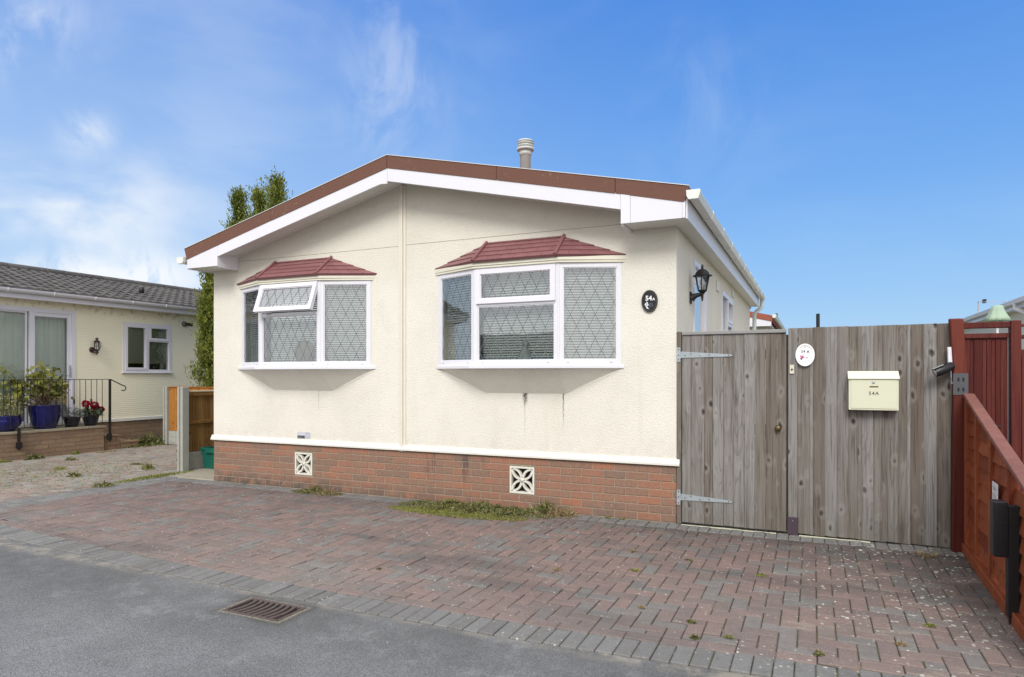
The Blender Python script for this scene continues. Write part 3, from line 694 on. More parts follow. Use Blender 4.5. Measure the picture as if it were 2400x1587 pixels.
        q = [(cx - ts + .07, -.004, 1.6149), (cx - ms + .02, -pf + .05, 1.6149), (cx + ms - .02, -pf + .05, 1.6149), (cx + ts - .07, -.004, 1.6149)]
        k = 10
        def lerp(a, b, s): return tuple(a[i] + (b[i] - a[i]) * s for i in range(3))
        for i in range(3): mb.quad(U[i], U[i+1], q[i+1], q[i])
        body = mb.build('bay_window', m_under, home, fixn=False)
        body['label'] = ('left bay window with its top light propped open' if openfan else 'right bay window with all lights shut')
        mb = MB(); T2 = [(x, y, 1.652) for x, y, z in T]; 
        mb.add([T[0], T[1], T[2], T[3], *T2], [(0,1,5,4),(1,2,6,5),(2,3,7,6),(4,5,6,7),(3,2,1,0)]); mb.build('sill', m_white, body, bevel=.004)
        # head band
        mb = MB(); hp = pj + .022; H0 = [(cx - HW - .045, -.001), (cx - m - .012, -hp), (cx + m + .012, -hp), (cx + HW + .045, -.001)]
        for za, zc, o in ((2.757, 2.782, .0), (2.7825, 2.83, .010)):
            L0 = [(H0[0][0] - o, 0), (H0[1][0] - o*.4, H0[1][1] - o), (H0[2][0] + o*.4, H0[2][1] - o), (H0[3][0] + o, 0)]
            mb.prism([(x, y, za) for x, y in L0], (0, 0, zc - za))
        mb.build('head_band', simple('head_cream', (.70,.67,.56), .55, .08), body, bevel=.003, fixn=True)
        # canopy tiles
        ze, zr, pc, mc = 2.832, 3.085, .325, .50; rr = .485
        EV = [(cx - tip, 0, ze), (cx - mc, -pc, ze), (cx + mc, -pc, ze), (cx + tip, 0, ze)]; RG = [(cx - rr, 0, zr), (cx - rr, 0, zr), (cx + rr, 0, zr), (cx + rr, 0, zr)]
        mb = MB(); mb.add([EV[0], EV[1], EV[2], EV[3], RG[0], RG[2]], [(0,1,4),(1,2,5,4),(2,3,5),(3,2,1,0)])
        NC = 4
        for fi in range(3):
            a, b, c, d = Vector(EV[fi]), Vector(EV[fi+1]), Vector(RG[fi+1]), Vector(RG[fi])
            n = (b - a).cross(d + c - a - b).normalized()
            if n.z < 0: n = -n
            for r_ in range(NC):
                s0, s1 = r_ / NC, (r_ + 1) / NC
                l0, l1 = a.lerp(d, s0), b.lerp(c, s0); h0, h1 = a.lerp(d, s1), b.lerp(c, s1)
                wd = (l1 - l0).length; nt_ = max(1, round(wd / .155)); off = .5 if r_ % 2 else 0
                ks = [0] + [(k - off) / nt_ for k in range(1, nt_ + 1) if 0 < (k - off) / nt_ < 1] + [1]
                for ka, kb in zip(ks, ks[1:]):
                    g = .0018 / max(wd, .1); p0, p1 = l0.lerp(l1, ka + g), l0.lerp(l1, kb - g); q0, q1 = h0.lerp(h1, ka + g), h0.lerp(h1, kb - g)
                    lo, hi = n * .012, n * .003; rc = (R.random(),)*3
                    mb.add([p0, p1, q1, q0, p0 + lo, p1 + lo, q1 + hi, q0 + hi], [(4,5,6,7),(0,1,5,4),(1,2,6,5),(3,0,4,7)], rc)
        cn = mb.build('canopy', m_canopy, body)
        mb = MB()
        for sg in (-1, 1):
            p, q_ = Vector((cx + sg*mc, -pc - .012, ze + .006)), Vector((cx + sg*rr, -.0, zr + .022)); mb.tube([p, q_], .021, 6, smooth=False)
        mb.tube([(cx - rr, -.012, zr + .005), (cx + rr, -.012, zr + .005)], .012, 6, smooth=False)
        mb.build_each('hip_tile', m_canopy, cn)
        mb = MB()
        for i in range(3):
            a, b = Vector(EV[i]), Vector(EV[i+1]); mb.prism([a + Vector((0, 0, -.001)), b + Vector((0, 0, -.001)), b + Vector((0, .01, -.014)), a + Vector((0, .01, -.014))], (0, .006, 0))
        mb.build('eaves_strip', m_canopy, cn, fixn=True)
        # the three window faces
        fr, gl, ld, bl = MB(), MB(), MB(), MB()
        faces = []
        for (p, q_) in ((A, B), (B, C), (C, E)):
            u = Vector((q_[0]-p[0], q_[1]-p[1], 0)); wn = Vector((u.y, -u.x, 0)).normalized(); faces.append((FR((p[0], p[1], 0), u, wn), u.length))
        for i, (F, L) in enumerate(faces):
            e = .004
            if i != 1:
                F.ring(fr, e, L - e, zb + .002, zt - .001, .047, -.06, .0, tb=.058); F.ring(fr, .047 + e, L - .047 - e, zb + .058, zt - .047, .012, -.04, -.008)
                u0, u1, v0, v1 = .059 + e, L - .059 - e, zb + .07, zt - .059
                F.pane(gl, u0 - .004, u1 + .004, v0 - .004, v1 + .004, -.022); F.lattice(ld, u0, u1, v0, v1, -.0205)
                F.slats(bl, .02, L - .02, zb + .06, zt - .03, -.105)
            else:
                F.ring(fr, e, L - e, zb + .002, zt - .001, .040, -.06, .0, tb=.052); F.box(fr, .044, L - .044, 2.325, 2.362, -.06, -.001)
                F.ring(fr, .044, L - .044, zb + .054, 2.325, .012, -.04, -.008)
                u0, u1, v0, v1 = .056, L - .056, zb + .066, 2.313
                F.pane(gl, u0 - .004, u1 + .004, v0 - .004, v1 + .004, -.022); F.lattice(ld, u0, u1, v0, v1, -.0205)
                F.slats(bl, .03, L - .03, zb + .06, zt - .03, -.17)
                bl_ = MB(); F.box(bl_, .03, L - .03, zt - .035, zt - .012, -.19, -.15)
        # weep slots
        ws = MB()
        for F, L in faces:
            for u in (.09, L - .13): F.box(ws, u, u + .03, zb + .028, zb + .032, 0.0, .0012)
        for k in (1, 2):                             # corner posts
            x, y = (B, C)[k-1]; fr.tube([(x, y + .012, zb + .003), (x, y + .012, zt - .002)], .017, 10)
        fo = fr.build('frame', m_white, body, fixn=True); gl.build_each('pane', m_glass, body); ld.build('lead_lattice', m_lead, body); bl.build('venetian_blind', m_slat, body); ws.build_each('weep_slot', m_text, body)
        # top-hung sash
        F, L = faces[1]; sv0, sv1 = 2.352, 2.742; su0, su1 = .030, L - .030
        fr, gl, ld = MB(), MB(), MB(); F2 = FR(F.o, F.u, F.w)
        F2.ring(fr, su0, su1, sv0, sv1, .054, -.03, .022); F2.ring(fr, su0 + .054, su1 - .054, sv0 + .054, sv1 - .054, .010, -.02, .012)
        F2.pane(gl, su0 + .060, su1 - .060, sv0 + .060, sv1 - .060, -.004); F2.lattice(ld, su0 + .064, su1 - .064, sv0 + .064, sv1 - .064, -.0025)
        if openfan:
            ang = rad(-20); hz = Vector((0, -pj - .0, sv1 - .01)); rot = Matrix.Rotation(ang, 4, 'X')
            for mbx in (fr, gl, ld):
                mbx.v = [tuple(rot @ (Vector(p) - hz) + hz) for p in mbx.v]
            fr.box(cx - .40, cx - .30, -pj - .10, -pj - .0, sv0 + .015, sv0 + .022)
        so = fr.build('opening_light', m_sash, body, fixn=True)
        if openfan: so['label'] = 'opening light tilted outwards at the bottom'
        gl.build('opening_pane', m_glass_open if openfan else m_glass, body); ld.build('opening_lattice', m_lead, body)
        mb = MB(); mb.box(cx - HW + .03, cx + HW - .03, .13, .9, 1.5, 1.52); mb.box(cx - HW + .03, cx + HW - .03, .9, .92, 1.5, 2.9); mb.box(cx - HW + .03, cx + HW - .03, .13, .9, 2.88, 2.9)
        mb.box(cx - HW, cx - HW + .02, .13, .9, 1.5, 2.9); mb.box(cx + HW - .02, cx + HW, .13, .9, 1.5, 2.9); mb.build('room_recess', m_room, body)
        mb = MB(); mb.prism([(cx - HW + .03, .125, 1.653), (cx - m + .02, -pj + .065, 1.653), (cx + m - .02, -pj + .065, 1.653), (cx + HW - .03, .125, 1.653)], (0, 0, .03)); mb.build('window_board', m_white, body, fixn=True)
        return body
    bay(BR, 1.145, 1.19, False); bay(BL, 1.125, 1.215, True)
    # side door and side window
    mb = MB(); Fs.ring(mb, 1.07, 2.05, .25, 2.92, .06, -.06, .012); d = mb.build('side_door_frame', m_white, home, fixn=True)
    mb = MB(); Fs.box(mb, 1.135, 1.985, .31, 2.855, -.05, -.03); d = mb.build('side_door', simple('door_white', (.72,.74,.78), .35, .06), home)
    mb = MB(); Fs.ring(mb, 1.25, 1.87, 1.2, 2.7, .03, -.03, -.018); mb.build('door_bead', m_sash, d, fixn=True)
    mb = MB(); Fs.pane(mb, 1.28, 1.84, 1.23, 2.67, -.028); mb.build('door_pane', m_glass, d)
    mb = MB(); Fs.ring(mb, 3.73, 5.19, 1.65, 2.85, .06, -.06, .012); Fs.box(mb, 4.43, 4.49, 1.71, 2.79, -.06, .010); Fs.box(mb, 4.49, 5.13, 2.36, 2.41, -.06, .009); Fs.ring(mb, 4.49, 5.13, 2.41, 2.79, .04, -.03, .022)
    sw = mb.build('side_window', m_white, home, fixn=True)
    mb = MB(); Fs.pane(mb, 3.78, 5.14, 1.70, 2.80, -.03); mb.build('window_pane', m_glass, sw)
    mb = MB(); Fs.box(mb, 3.7, 5.25, 1.55, 2.95, -.5, -.48); Fs.box(mb, 1.0, 2.1, .25, 2.95, -.5, -.48); mb.build_each('dark_backing', m_room, home)  # dark sheets put behind door and window for the unlit inside
    mb = MB()
    for y, w_, z0, z1 in ((3.07, .28, 2.78, 2.93), (5.10, .28, 2.91, 3.02)):
        Fs.box(mb, y, y + w_, z0, z1, 0, .018)
    mb.build_each('wall_vent', m_batten, home, bevel=.004)
    mb = MB(); yb = D + .50; mb.tube([(.22, yb, 3.28), (.22, yb, 3.14), (.20, yb, 3.08), (.09, yb, 2.99), (.06, yb, 2.93), (.06, yb, .1)], .045, 10); mb.build('downpipe', m_gutter, home)
    return home
home = make_home()

# things fixed to the home ------------------------------------------------
def disc(mb, cx, cz, a, b, y0, y1, n=40, k0=1., k1=1., rnd=None):
    vs = [(cx + a*k0*math.cos(2*math.pi*i/n), y0, cz + b*k0*math.sin(2*math.pi*i/n)) for i in range(n)] + [(cx + a*k1*math.cos(2*math.pi*i/n), y1, cz + b*k1*math.sin(2*math.pi*i/n)) for i in range(n)]
    mb.add(vs, [tuple(range(n)), tuple(range(2*n-1, n-1, -1))] + [(i, (i+1) % n, n + (i+1) % n, n + i) for i in range(n)], rnd)
def eling(mb, cx, cz, a, b, a2, b2, y0, y1, n=40):
    for i in range(n):
        t0, t1 = 2*math.pi*i/n, 2*math.pi*(i+1)/n
        o0, o1 = (cx + a*math.cos(t0), cz + b*math.sin(t0)), (cx + a*math.cos(t1), cz + b*math.sin(t1)); i0, i1 = (cx + a2*math.cos(t0), cz + b2*math.sin(t0)), (cx + a2*math.cos(t1), cz + b2*math.sin(t1))
        mb.hexa([(o0[0], y0, o0[1]), (o1[0], y0, o1[1]), (i1[0], y0, i1[1]), (i0[0], y0, i0[1]), (o0[0], y1, o0[1]), (o1[0], y1, o1[1]), (i1[0], y1, i1[1]), (i0[0], y1, i0[1])], (.5,.5,.5))
t = thing('house_number_plaque', 'black oval house number plaque reading 54A on the cream wall', 'plaque', (-.279, 0, 2.324))
mb = MB(); disc(mb, -.279, 2.324, .086, .118, -.002, -.018, k1=.97); mb.build('plate', simple('black_glaze', (.008,.008,.010), .25, .1), t, fixn=True)
mb = MB(); eling(mb, -.279, 2.324, .0845, .1165, .070, .102, -.0185, -.024); mb.build('rim', simple('dark_rim', (.03,.028,.022), .4, .1), t, fixn=True)
def PF(cx, cz, y): return lambda a, b, c: (cx + a, y - c, cz + b)
mb = MB(); text_mesh(mb, '54', .070, PF(-.287, 2.352, -.019), bold=.0018); text_mesh(mb, 'A', .040, PF(-.234, 2.342, -.019), bold=.001)
mb.build('lettering', m_textw, t)
mb = MB()
for (a, b, r_) in ((-.316, 2.290, .013), (-.305, 2.302, .011), (-.300, 2.284, .012), (-.312, 2.273, .009), (-.304, 2.256, .009), (-.296, 2.247, .006), (-.306, 2.315, .004), (-.287, 2.243, .004)): disc(mb, a, b, r_, r_, -.0185, -.0195, 9)
mb.build('flower_motif', simple('motif_white', (.75,.78,.82), .5), t, fixn=True)
mb = MB()
for (a, b, r_) in ((-.265, 2.290, .020), (-.252, 2.276, .016), (-.270, 2.268, .013)): disc(mb, a, b, r_, r_*.7, -.0183, -.0188, 9)
mb.build('leaf_motif', simple('motif_blue', (.06,.075,.10), .5), t, fixn=True)

t = thing('meter_sticker', 'small grey and black label stuck low on the wall above the plinth', 'label', (-4.97, 0, .68))
mb = MB(); mb.box(-5.085, -4.86, -.004, -.001, .682, .772); mb.build('sheet', simple('grey_label', (.56,.56,.62), .5, .08), t)
mb = MB(); mb.box(-5.083, -4.955, -.0055, -.0042, .684, .722); mb.build('black_band', m_text, t)
mb = MB(); F = FR((0,0,0),(1,0,0),(0,-1,0)); F.ring(mb, -4.94, -4.875, .694, .764, .006, .0042, .0055); F.ring(mb, -4.925, -4.895, .704, .754, .003, .0042, .0055)
for i in range(3): F.box(mb, -5.075, -4.97 - .02*i, .690 + i*.010, .693 + i*.010, .0056, .0062)
mb.build('printed_lines', simple('print_grey', (.30,.30,.36), .5), t, fixn=True)

def lantern(name_label, cat, base, sgn_dir, sc=1.0):
    # base: point on wall; arm goes along sgn_dir (unit vector)
    t = thing('wall_lantern', name_label, cat, base); bx = Vector(base); d = Vector(sgn_dir); sd = Vector((-d.y, d.x, 0)); U = Vector((0,0,1))
    def pt(a, s, h): return bx + (d*a + sd*s + U*h) * sc
    mb = MB(); mb.hexa([pt(0,-.045,-.075), pt(.016,-.045,-.075), pt(.016,.045,-.075), pt(0,.045,-.075), pt(0,-.045,.062), pt(.016,-.045,.062), pt(.016,.045,.062), pt(0,.045,.062)]); mb.build('backplate', m_black, t, bevel=.006)
    mb = MB(); mb.tube([pt(.012,0,-.012), pt(.04,0,.006), pt(.075,0,.020), pt(.105,0,.025), pt(.135,0,.03)], [.052*sc, .036*sc, .026*sc, .023*sc, .026*sc], 10); mb.tube([pt(.135,0,.035), pt(.135,0,-.02), pt(.135,0,-.05)], [.016*sc, .012*sc, .008*sc], 10); mb.build('arm', m_black, t)
    c = pt(.135,0,0); mb = MB(); n = 6
    mb.lathe(tuple(c), [(.02*sc,.03*sc),(.034*sc,.05*sc),(.05*sc,.062*sc),(.055*sc,.072*sc),(.052*sc,.078*sc)], n, smooth=False)
    for k in range(n):
        a = 2*math.pi*(k+.5)/n; p0 = c + Vector((math.cos(a)*.050, math.sin(a)*.050, .076))*sc; p1 = c + Vector((math.cos(a)*.082, math.sin(a)*.082, .235))*sc; mb.tube([p0, p1], .0065*sc, 4, smooth=False)
    mb.lathe(tuple(c), [(.088*sc,.232*sc),(.112*sc,.236*sc),(.112*sc,.242*sc),(.084*sc,.250*sc),(.072*sc,.28*sc),(.048*sc,.305*sc),(.018*sc,.318*sc),(.012*sc,.33*sc),(.018*sc,.345*sc),(.008*sc,.352*sc),(.013*sc,.362*sc),(.004*sc,.372*sc)], 12)
    mb.build('cage', m_black, t)
    mb = MB(); vs = []
    for k in range(n):
        a = 2*math.pi*(k+.5)/n; vs += [c + Vector((math.cos(a)*.047, math.sin(a)*.047, .078))*sc, c + Vector((math.cos(a)*.079, math.sin(a)*.079, .232))*sc]
    for k in range(n): mb.add([vs[2*k], vs[2*((k+1)%n)], vs[2*((k+1)%n)+1], vs[2*k+1]], [(0,1,2,3)])
    mb.build('glass', m_lampglass, t)
    mb = MB(); mb.lathe(tuple(c), [(.012*sc,.076*sc),(.012*sc,.12*sc),(.024*sc,.14*sc),(.028*sc,.17*sc),(.02*sc,.20*sc),(.004*sc,.212*sc)], 10); mb.build('bulb', m_ceramic, t)
    return t
lantern('black hexagonal glass lantern on the side wall beside the white door', 'wall lamp', (.002, .831, 2.44), (1, 0, 0))

# ornaments on the bay window boards
mb = MB(); cxx, cyy, cz = -4.85, -.125, 1.683; prof = []
vs = []; n = 9
for y_, k in ((cyy - .012, 1.0), (cyy + .012, .96)):
    vs += [(cxx + .175*k*math.cos(2*math.pi*(i+.3)/n), y_, cz + .165 + .165*k*math.sin(2*math.pi*(i+.3)/n)) for i in range(n)]
mb.add(vs, [tuple(range(n)), tuple(range(2*n-1, n-1, -1))] + [(i, (i+1) % n, n + (i+1) % n, n + i) for i in range(n)], (.5,)*3)
mb.build('decorative_plate', simple('olive_plate', (.20,.185,.12), .6, .5, 14), origin=(cxx, cyy, cz), label='dark olive faceted plate standing inside the left bay window', cat='ornament', fixn=True)
t = thing('figurine', 'pale robed figurine standing inside the right bay window', 'ornament', (-1.665, -.115, 1.683))
mb = MB(); mb.lathe((-1.665, -.115, 1.683), [(.095,0),(.09,.03),(.06,.12),(.028,.165),(.02,.18)], 16); mb.build('robe', simple('figurine_grey', (.50,.52,.50), .5), t)
mb = MB(); mb.lathe((-1.665, -.115, 1.683), [(.015,.178),(.032,.195),(.038,.225),(.03,.25),(.008,.262)], 16); mb.build('head', simple('figurine_head', (.42,.43,.40), .5), t)

# ------------------------------------------------------------------ gate + grey fence
t = thing('side_gate', 'grey weathered boarded gate with two steel strap hinges', 'gate', (.06, 0, 0))
gx = [.058, .149, .285, .365, .47, .569, .669, .767, .866, .963, 1.055]
mb = MB()
for a, b in zip(gx, gx[1:]): mb.box(a + .0014, b - .0014, -.012 + R.uniform(-.002, .003), .012, .022 + R.uniform(-.003,.003), 1.955)
mb.build('boards', m_wood, t, bevel=.0025)
mb = MB(); mb.box(.058, 1.055, -.030, .03, 1.9555, 1.990); mb.build('top_rail', simple('rail_grey', (.26,.26,.255), .8, .12, 10, bump=.3), t, bevel=.004)
mb = MB(); mb.box(.062, 1.05, .013, .05, .15, .25); mb.box(.062, 1.05, .013, .05, 1.70, 1.80); mb.box(.062, 1.05, .013, .05, .95, 1.05); mb.box(1.020, 1.071, .0505, .075, .02, 1.94); mb.box(.03, .075, .0505, .075, .02, 1.94); mb.build_each('back_rail', m_wood, t, bevel=.003)
for i, (z0, z1, zc, xe) in enumerate(((1.681, 1.828, 1.750, .545), (.199, .355, .280, .545))):
    mb = MB(); mb.box(.004, .042, -.0175, -.0142, z0, z1); mb.tube([(.047, -.019, zc - .035), (.047, -.019, zc + .035)], .007, 8)
    mb.prism([(.053, -.0165, zc + .036), (.053, -.0165, zc - .030), (xe, -.0165, zc - .020), (xe + .012, -.0165, zc - .010), (xe, -.0165, zc + .001)], (0, -.0035, 0))
    h = mb.build('strap_hinge', m_galv, t, fixn=True)
    mb = MB()
    for x, z in ((.023, z0 + .02), (.023, z1 - .02), (.023, zc), (.09, zc - .006), (.15, zc + .012), (.24, zc - .012), (.33, zc - .002), (.52, zc - .009)): mb.lathe((x, -.0200 if x > .05 else -.0176, z), [(.006, 0), (.003, -.003)], 8, axis='y')
    mb.build_each('screw', m_darkslot, h)
mb = MB(); mb.lathe((.982, -.012, 1.026), [(.012,0),(.012,-.012),(.028,-.016),(.031,-.03),(.024,-.044),(.008,-.05)], 18, axis='y'); mb.build('knob', m_brass, t)
mb = MB(); mb.box(.003, .050, -.012, .045, .0, 1.992); mb.build('gate_post', m_wood, origin=(.026, 0, 0), label='narrow grey hinge post between the house wall and gate', cat='post', bevel=.003)

t = thing('board_fence', 'tall grey weathered featheredge fence right of the gate', 'fence', (1.155, 0, 0))
fx = [1.158, 1.293, 1.394, 1.495, 1.595, 1.701, 1.799, 1.898, 1.996, 2.098, 2.2, 2.298, 2.404]
mb = MB()
for i, (a, b) in enumerate(zip(fx, fx[1:])):
    zt = 2.0 + .004 * (a - 1.2) + R.uniform(-.002, .002); rr = (R.random(), R.random(), R.random()); o = .012; z0 = .005 + R.uniform(0, .008)
    # featheredge: thick right edge overlapping the next
    mb.hexa([(a - o*.3, -.002, z0), (b, -.022, z0), (b, .004, z0), (a - o*.3, .006, z0), (a - o*.3, -.002, zt), (b, -.022, zt), (b, .004, zt), (a - o*.3, .006, zt)], rr)
    if i in (0, 4, 6, 8): mb.box(b - .028, b - .004, -.0245, -.0195, z0, zt, (R.random(), R.random(), R.random()))
mb.build('boards', m_wood, t, bevel=.0018)
mb = MB(); mb.box(1.16, 2.40, .008, .05, .3, .38); mb.box(1.16, 2.40, .008, .05, 1.6, 1.68); mb.box(1.16, 2.40, .008, .05, 1.0, 1.08); mb.build_each('rail', m_wood, t)
mb = MB(); mb.box(1.073, 1.152, -.022, .06, .005, 1.998); po = mb.build('fence_post', m_wood, t, bevel=.003)
mb = MB(); mb.box(1.068, 1.157, -.0265, -.0225, .0, .17); mb.box(1.064, 1.068, -.0265, .06, .0, .17); mb.box(1.157, 1.1605, -.0265, -.004, .0, .17); mb.build('post_shoe', m_purple, po, bevel=.002)
mb = MB(); mb.lathe((1.112, -.027, .135), [(.005,0),(.003,-.003)], 8, axis='y'); mb.build('shoe_screw', m_galv, po)
mb = MB()
for (a, b, y, z) in ((.06, .95, -.045, .004), (1.17, 1.75, -.05, .004)):
    x = a
    while x < b:
        l = R.uniform(.03, .07); mb.box(x, x + l, y - R.uniform(.004,.012), y + .008, -.002, z + R.uniform(0, .004)); x += l
mb.build('threshold_mortar', m_stain, origin=(.6, -.045, 0), kind='structure')

t = thing('doorbell', 'small cream doorbell push on the post between gate and fence', 'doorbell', (1.105, -.022, 1.60))
mb = MB(); mb.box(1.086, 1.126, -.036, -.0222, 1.555, 1.642); mb.build('case', simple('cream_plastic', (.62,.60,.47), .4), t, bevel=.003)
mb = MB(); mb.lathe((1.106, -.0362, 1.597), [(.010,0),(.010,-.003),(.004,-.004)], 14, axis='y'); mb.build('button', m_text, t)

t = thing('oval_number_plaque', 'white ceramic oval plaque reading 54A with a pink flower on the fence', 'plaque', (1.222, -.02, 1.735))
px, pz = 1.2225, 1.737; yy = -.024
mb = MB(); disc(mb, px, pz, .084, .108, yy, yy - .014, k1=.96); mb.build('plate', m_ceramic, t, fixn=True)
mb = MB(); eling(mb, px, pz, .084, .108, .069, .091, yy - .0145, yy - .021); mb.build('rim', m_ceramic, t, fixn=True)
mb = MB(); text_mesh(mb, '54', .040, PF(px - .017, pz + .032, yy - .0148), bold=.0002); text_mesh(mb, 'A', .034, PF(px + .026, pz + .030, yy - .0148), bold=.0012)
for z in (.072, -.080): disc(mb, px, pz + z, .004, .004, yy - .0145, yy - .017, 8)
mb.build('lettering', simple('plaque_ink', (.10,.10,.12), .5), t)
mb = MB()
for a, b, r_ in ((-.034, -.018, .010), (-.022, -.012, .010), (-.014, -.024, .011), (-.027, -.030, .010), (-.040, -.008, .006)): disc(mb, px + a, pz + b, r_, r_*.8, yy - .0147, yy - .0152, 9)
mb.build('flower_motif', simple('motif_pink', (.62,.20,.38), .5), t, fixn=True)
mb = MB(); disc(mb, px - .033, pz - .037, .010, .009, yy - .0154, yy - .0158, 9); mb.build('flower_heart', simple('motif_plum', (.20,.015,.09), .5), t, fixn=True)
mb = MB()
for a, b, r_ in ((.012, -.030, .008), (.022, -.026, .006), (.004, -.050, .004), (.002, -.062, .004), (-.018, .0, .005)): disc(mb, px + a, pz + b, r_, r_*.6, yy - .0147, yy - .0151, 8)
mb.build('leaf_motif', simple('motif_green', (.22,.33,.24), .5), t, fixn=True)

t = thing('letterbox', 'pale green metal letterbox marked 54A on the grey fence', 'letterbox', (1.79, -.016, 1.22))
x0, x1 = 1.586, 2.000; yb = -.023; yf = -.125
mb = MB(); mb.box(x0 + .006, x1 - .006, yf + .004, yb, 1.222, 1.508); mb.build('body', m_boxgreen, t, bevel=.004)
F = FR((0, yf + .004, 0), (1,0,0), (0,-1,0)); mb = MB(); F.box(mb, x0 + .026, x1 - .022, 1.238, 1.500, .0006, .0045); dr = mb.build('door', m_boxgreen, t, bevel=.0015)
mb = MB(); mb.prism([(x0, yb, 1.582), (x0, yf - .012, 1.522), (x0, yf - .012, 1.506), (x0, yf - .004, 1.506), (x0, yb, 1.512)], (x1 - x0, 0, 0)); mb.build('lid', m_boxlid, t, bevel=.003, fixn=True)
mb = MB(); mb.lathe((1.793, yf - .0006, 1.476), [(.013,0),(.012,-.003),(.004,-.004)], 16, axis='y'); mb.build('lock', m_galv, dr)
mb = MB(); mb.box(1.762, 1.832, yf - .0025, yf - .0006, 1.432, 1.444); mb.build('finger_slot', m_brass, dr)
mb = MB(); text_mesh(mb, '54A', .044, PF(1.795, 1.376, yf - .0008), spacing=1.2, bold=.0006); mb.build('lettering', simple('faded_print', (.085,.095,.075), .6), dr)

# ------------------------------------------------------------------ red post, camera and red fences
PX0, PX1 = 2.41, 2.512
t = thing('red_post', 'leaning dark red timber post with a dark steel joining plate', 'post', (2.46, -.10, 0))
mb = MB(); mb.hexa([(2.400,-.115,-.01),(2.512,-.115,-.01),(2.512,-.01,-.01),(2.400,-.01,-.01),(2.408,-.115,1.47),(2.510,-.115,1.47),(2.510,-.01,1.47),(2.408,-.01,1.47)], (.15,.5,.5)); mb.build('lower_length', m_redpost, t, bevel=.006)
mb = MB(); mb.hexa([(2.412,-.114,1.475),(2.511,-.114,1.475),(2.511,-.01,1.475),(2.412,-.01,1.475),(2.384,-.112,2.035),(2.484,-.112,2.035),(2.484,-.01,2.045),(2.384,-.01,2.045)], (.9,.5,.5)); mb.build('upper_length', m_redpost, t, bevel=.008)
mb = MB(); mb.box(2.404, 2.516, -.1215, -.1165, 1.370, 1.560); pl = mb.build('joining_plate', m_plate, t, bevel=.001)
mb = MB()
for x in (2.444, 2.480):
    for z in (1.418, 1.505): mb.box(x - .007, x + .007, -.1230, -.1218, z - .016, z + .016)
mb.build_each('plate_slot', m_darkslot, pl)

t = thing('security_camera', 'black tubular security camera on a white bracket beside the red post', 'security camera', (2.385, -.06, 1.62))
mb = MB(); mb.hexa([(2.373,-.10,1.625),(2.411,-.10,1.615),(2.411,-.05,1.615),(2.373,-.05,1.625),(2.368,-.10,1.790),(2.398,-.10,1.790),(2.398,-.05,1.790),(2.368,-.05,1.790)]); mb.build('bracket', m_white, t, bevel=.004)
mb = MB(); mb.tube([(2.402,-.10,1.632),(2.395,-.12,1.627),(2.290,-.155,1.575),(2.262,-.165,1.562)], [.020,.036,.042,.036], 14); mb.build('housing', m_blackplastic, t)
mb = MB(); mb.tube([(2.262,-.165,1.5625),(2.257,-.1665,1.5602)], [.030,.027], 14); mb.build('lens', simple('lens_grey', (.30,.30,.31), .2), t)
mb = MB(); mb.hexa([(2.245,-.205,1.594),(2.245,-.125,1.594),(2.325,-.105,1.632),(2.325,-.185,1.632),(2.245,-.205,1.599),(2.245,-.125,1.599),(2.325,-.105,1.637),(2.325,-.185,1.637)]); mb.build('hood', simple('hood_grey', (.38,.38,.37), .4), t)

# low red lap fence running to the road
P0 = Vector((2.517, -.10, 0)); P1 = Vector((2.425, -2.9, 0)); U = (P1 - P0); LN = U.length; Un = U.normalized()
F = FR(P0, Un, (Un.y, -Un.x, 0))
if F.w.x > 0: F.w = -F.w
def topz(u): return 1.365 - .02 * u - .215 * max(0, u - .05) * (1 if u < 1.0 else 1) if u < 9 else 0
t = thing('lap_fence', 'low red lap panel fence sloping down beside the driveway', 'fence', tuple(P0))
mb = MB(); rows = 11
for r_ in range(rows):
    for (ua, ub) in ((.06, .50), (.55, 1.05), (1.10, 1.65), (1.70, 2.30), (2.35, LN - .06)):
        z0 = .10 + r_ * .118; 
        if z0 > topz(ub) - .05: continue
        z1a, z1b = min(z0 + .135, topz(ua) - .03), min(z0 + .135, topz(ub) - .03); w0 = R.uniform(-.012, .012); w1 = R.uniform(-.012, .012)
        rr = (R.random(), R.random(), R.random()); P = F.P; k = 5
        for s in range(k):
            a, b = ua + (ub-ua)*s/k - .03*(s == 0), ua + (ub-ua)*(s+1)/k + .03*(s == k-1); ya, yb2 = w0 + (w1-w0)*s/k + .005*math.sin(s*2.1+r_), w0 + (w1-w0)*(s+1)/k + .005*math.sin((s+1)*2.1+r_)
            ta, tb = z1a + (z1b-z1a)*s/k, z1a + (z1b-z1a)*(s+1)/k
            mb.hexa([P(a,z0+ya,-.004),P(a,z0+ya,.012),P(b,z0+yb2,.012),P(b,z0+yb2,-.004),P(a,ta,-.016),P(a,ta,-.008),P(b,tb,-.008),P(b,tb,-.016)], rr)
mb.build('lap_boards', m_redfence, t, fixn=True)
mb = MB()
for u in (.0, .50, 1.05, 1.65, 2.30, LN - .05): 
    P = F.P; mb.hexa([P(u,.0,-.03),P(u,.0,.030),P(u+.048,.0,.030),P(u+.048,.0,-.03),P(u,topz(u)-.015,-.03),P(u,topz(u)-.015,.030),P(u+.048,topz(u+.05)-.015,.030),P(u+.048,topz(u+.05)-.015,-.03)])
mb.build_each('batten', m_redfence, t, bevel=.004)
mb = MB(); F.box(mb, 0, LN, .0, .085, .0305, .048); F.box(mb, 0, LN, .0, .085, -.03, -.0305 + .06); mb.build('gravel_board', m_redfence, t, bevel=.004)
mb = MB(); P = F.P; us = [.0, .05, .5, 1.05, 1.65, 2.3, LN]
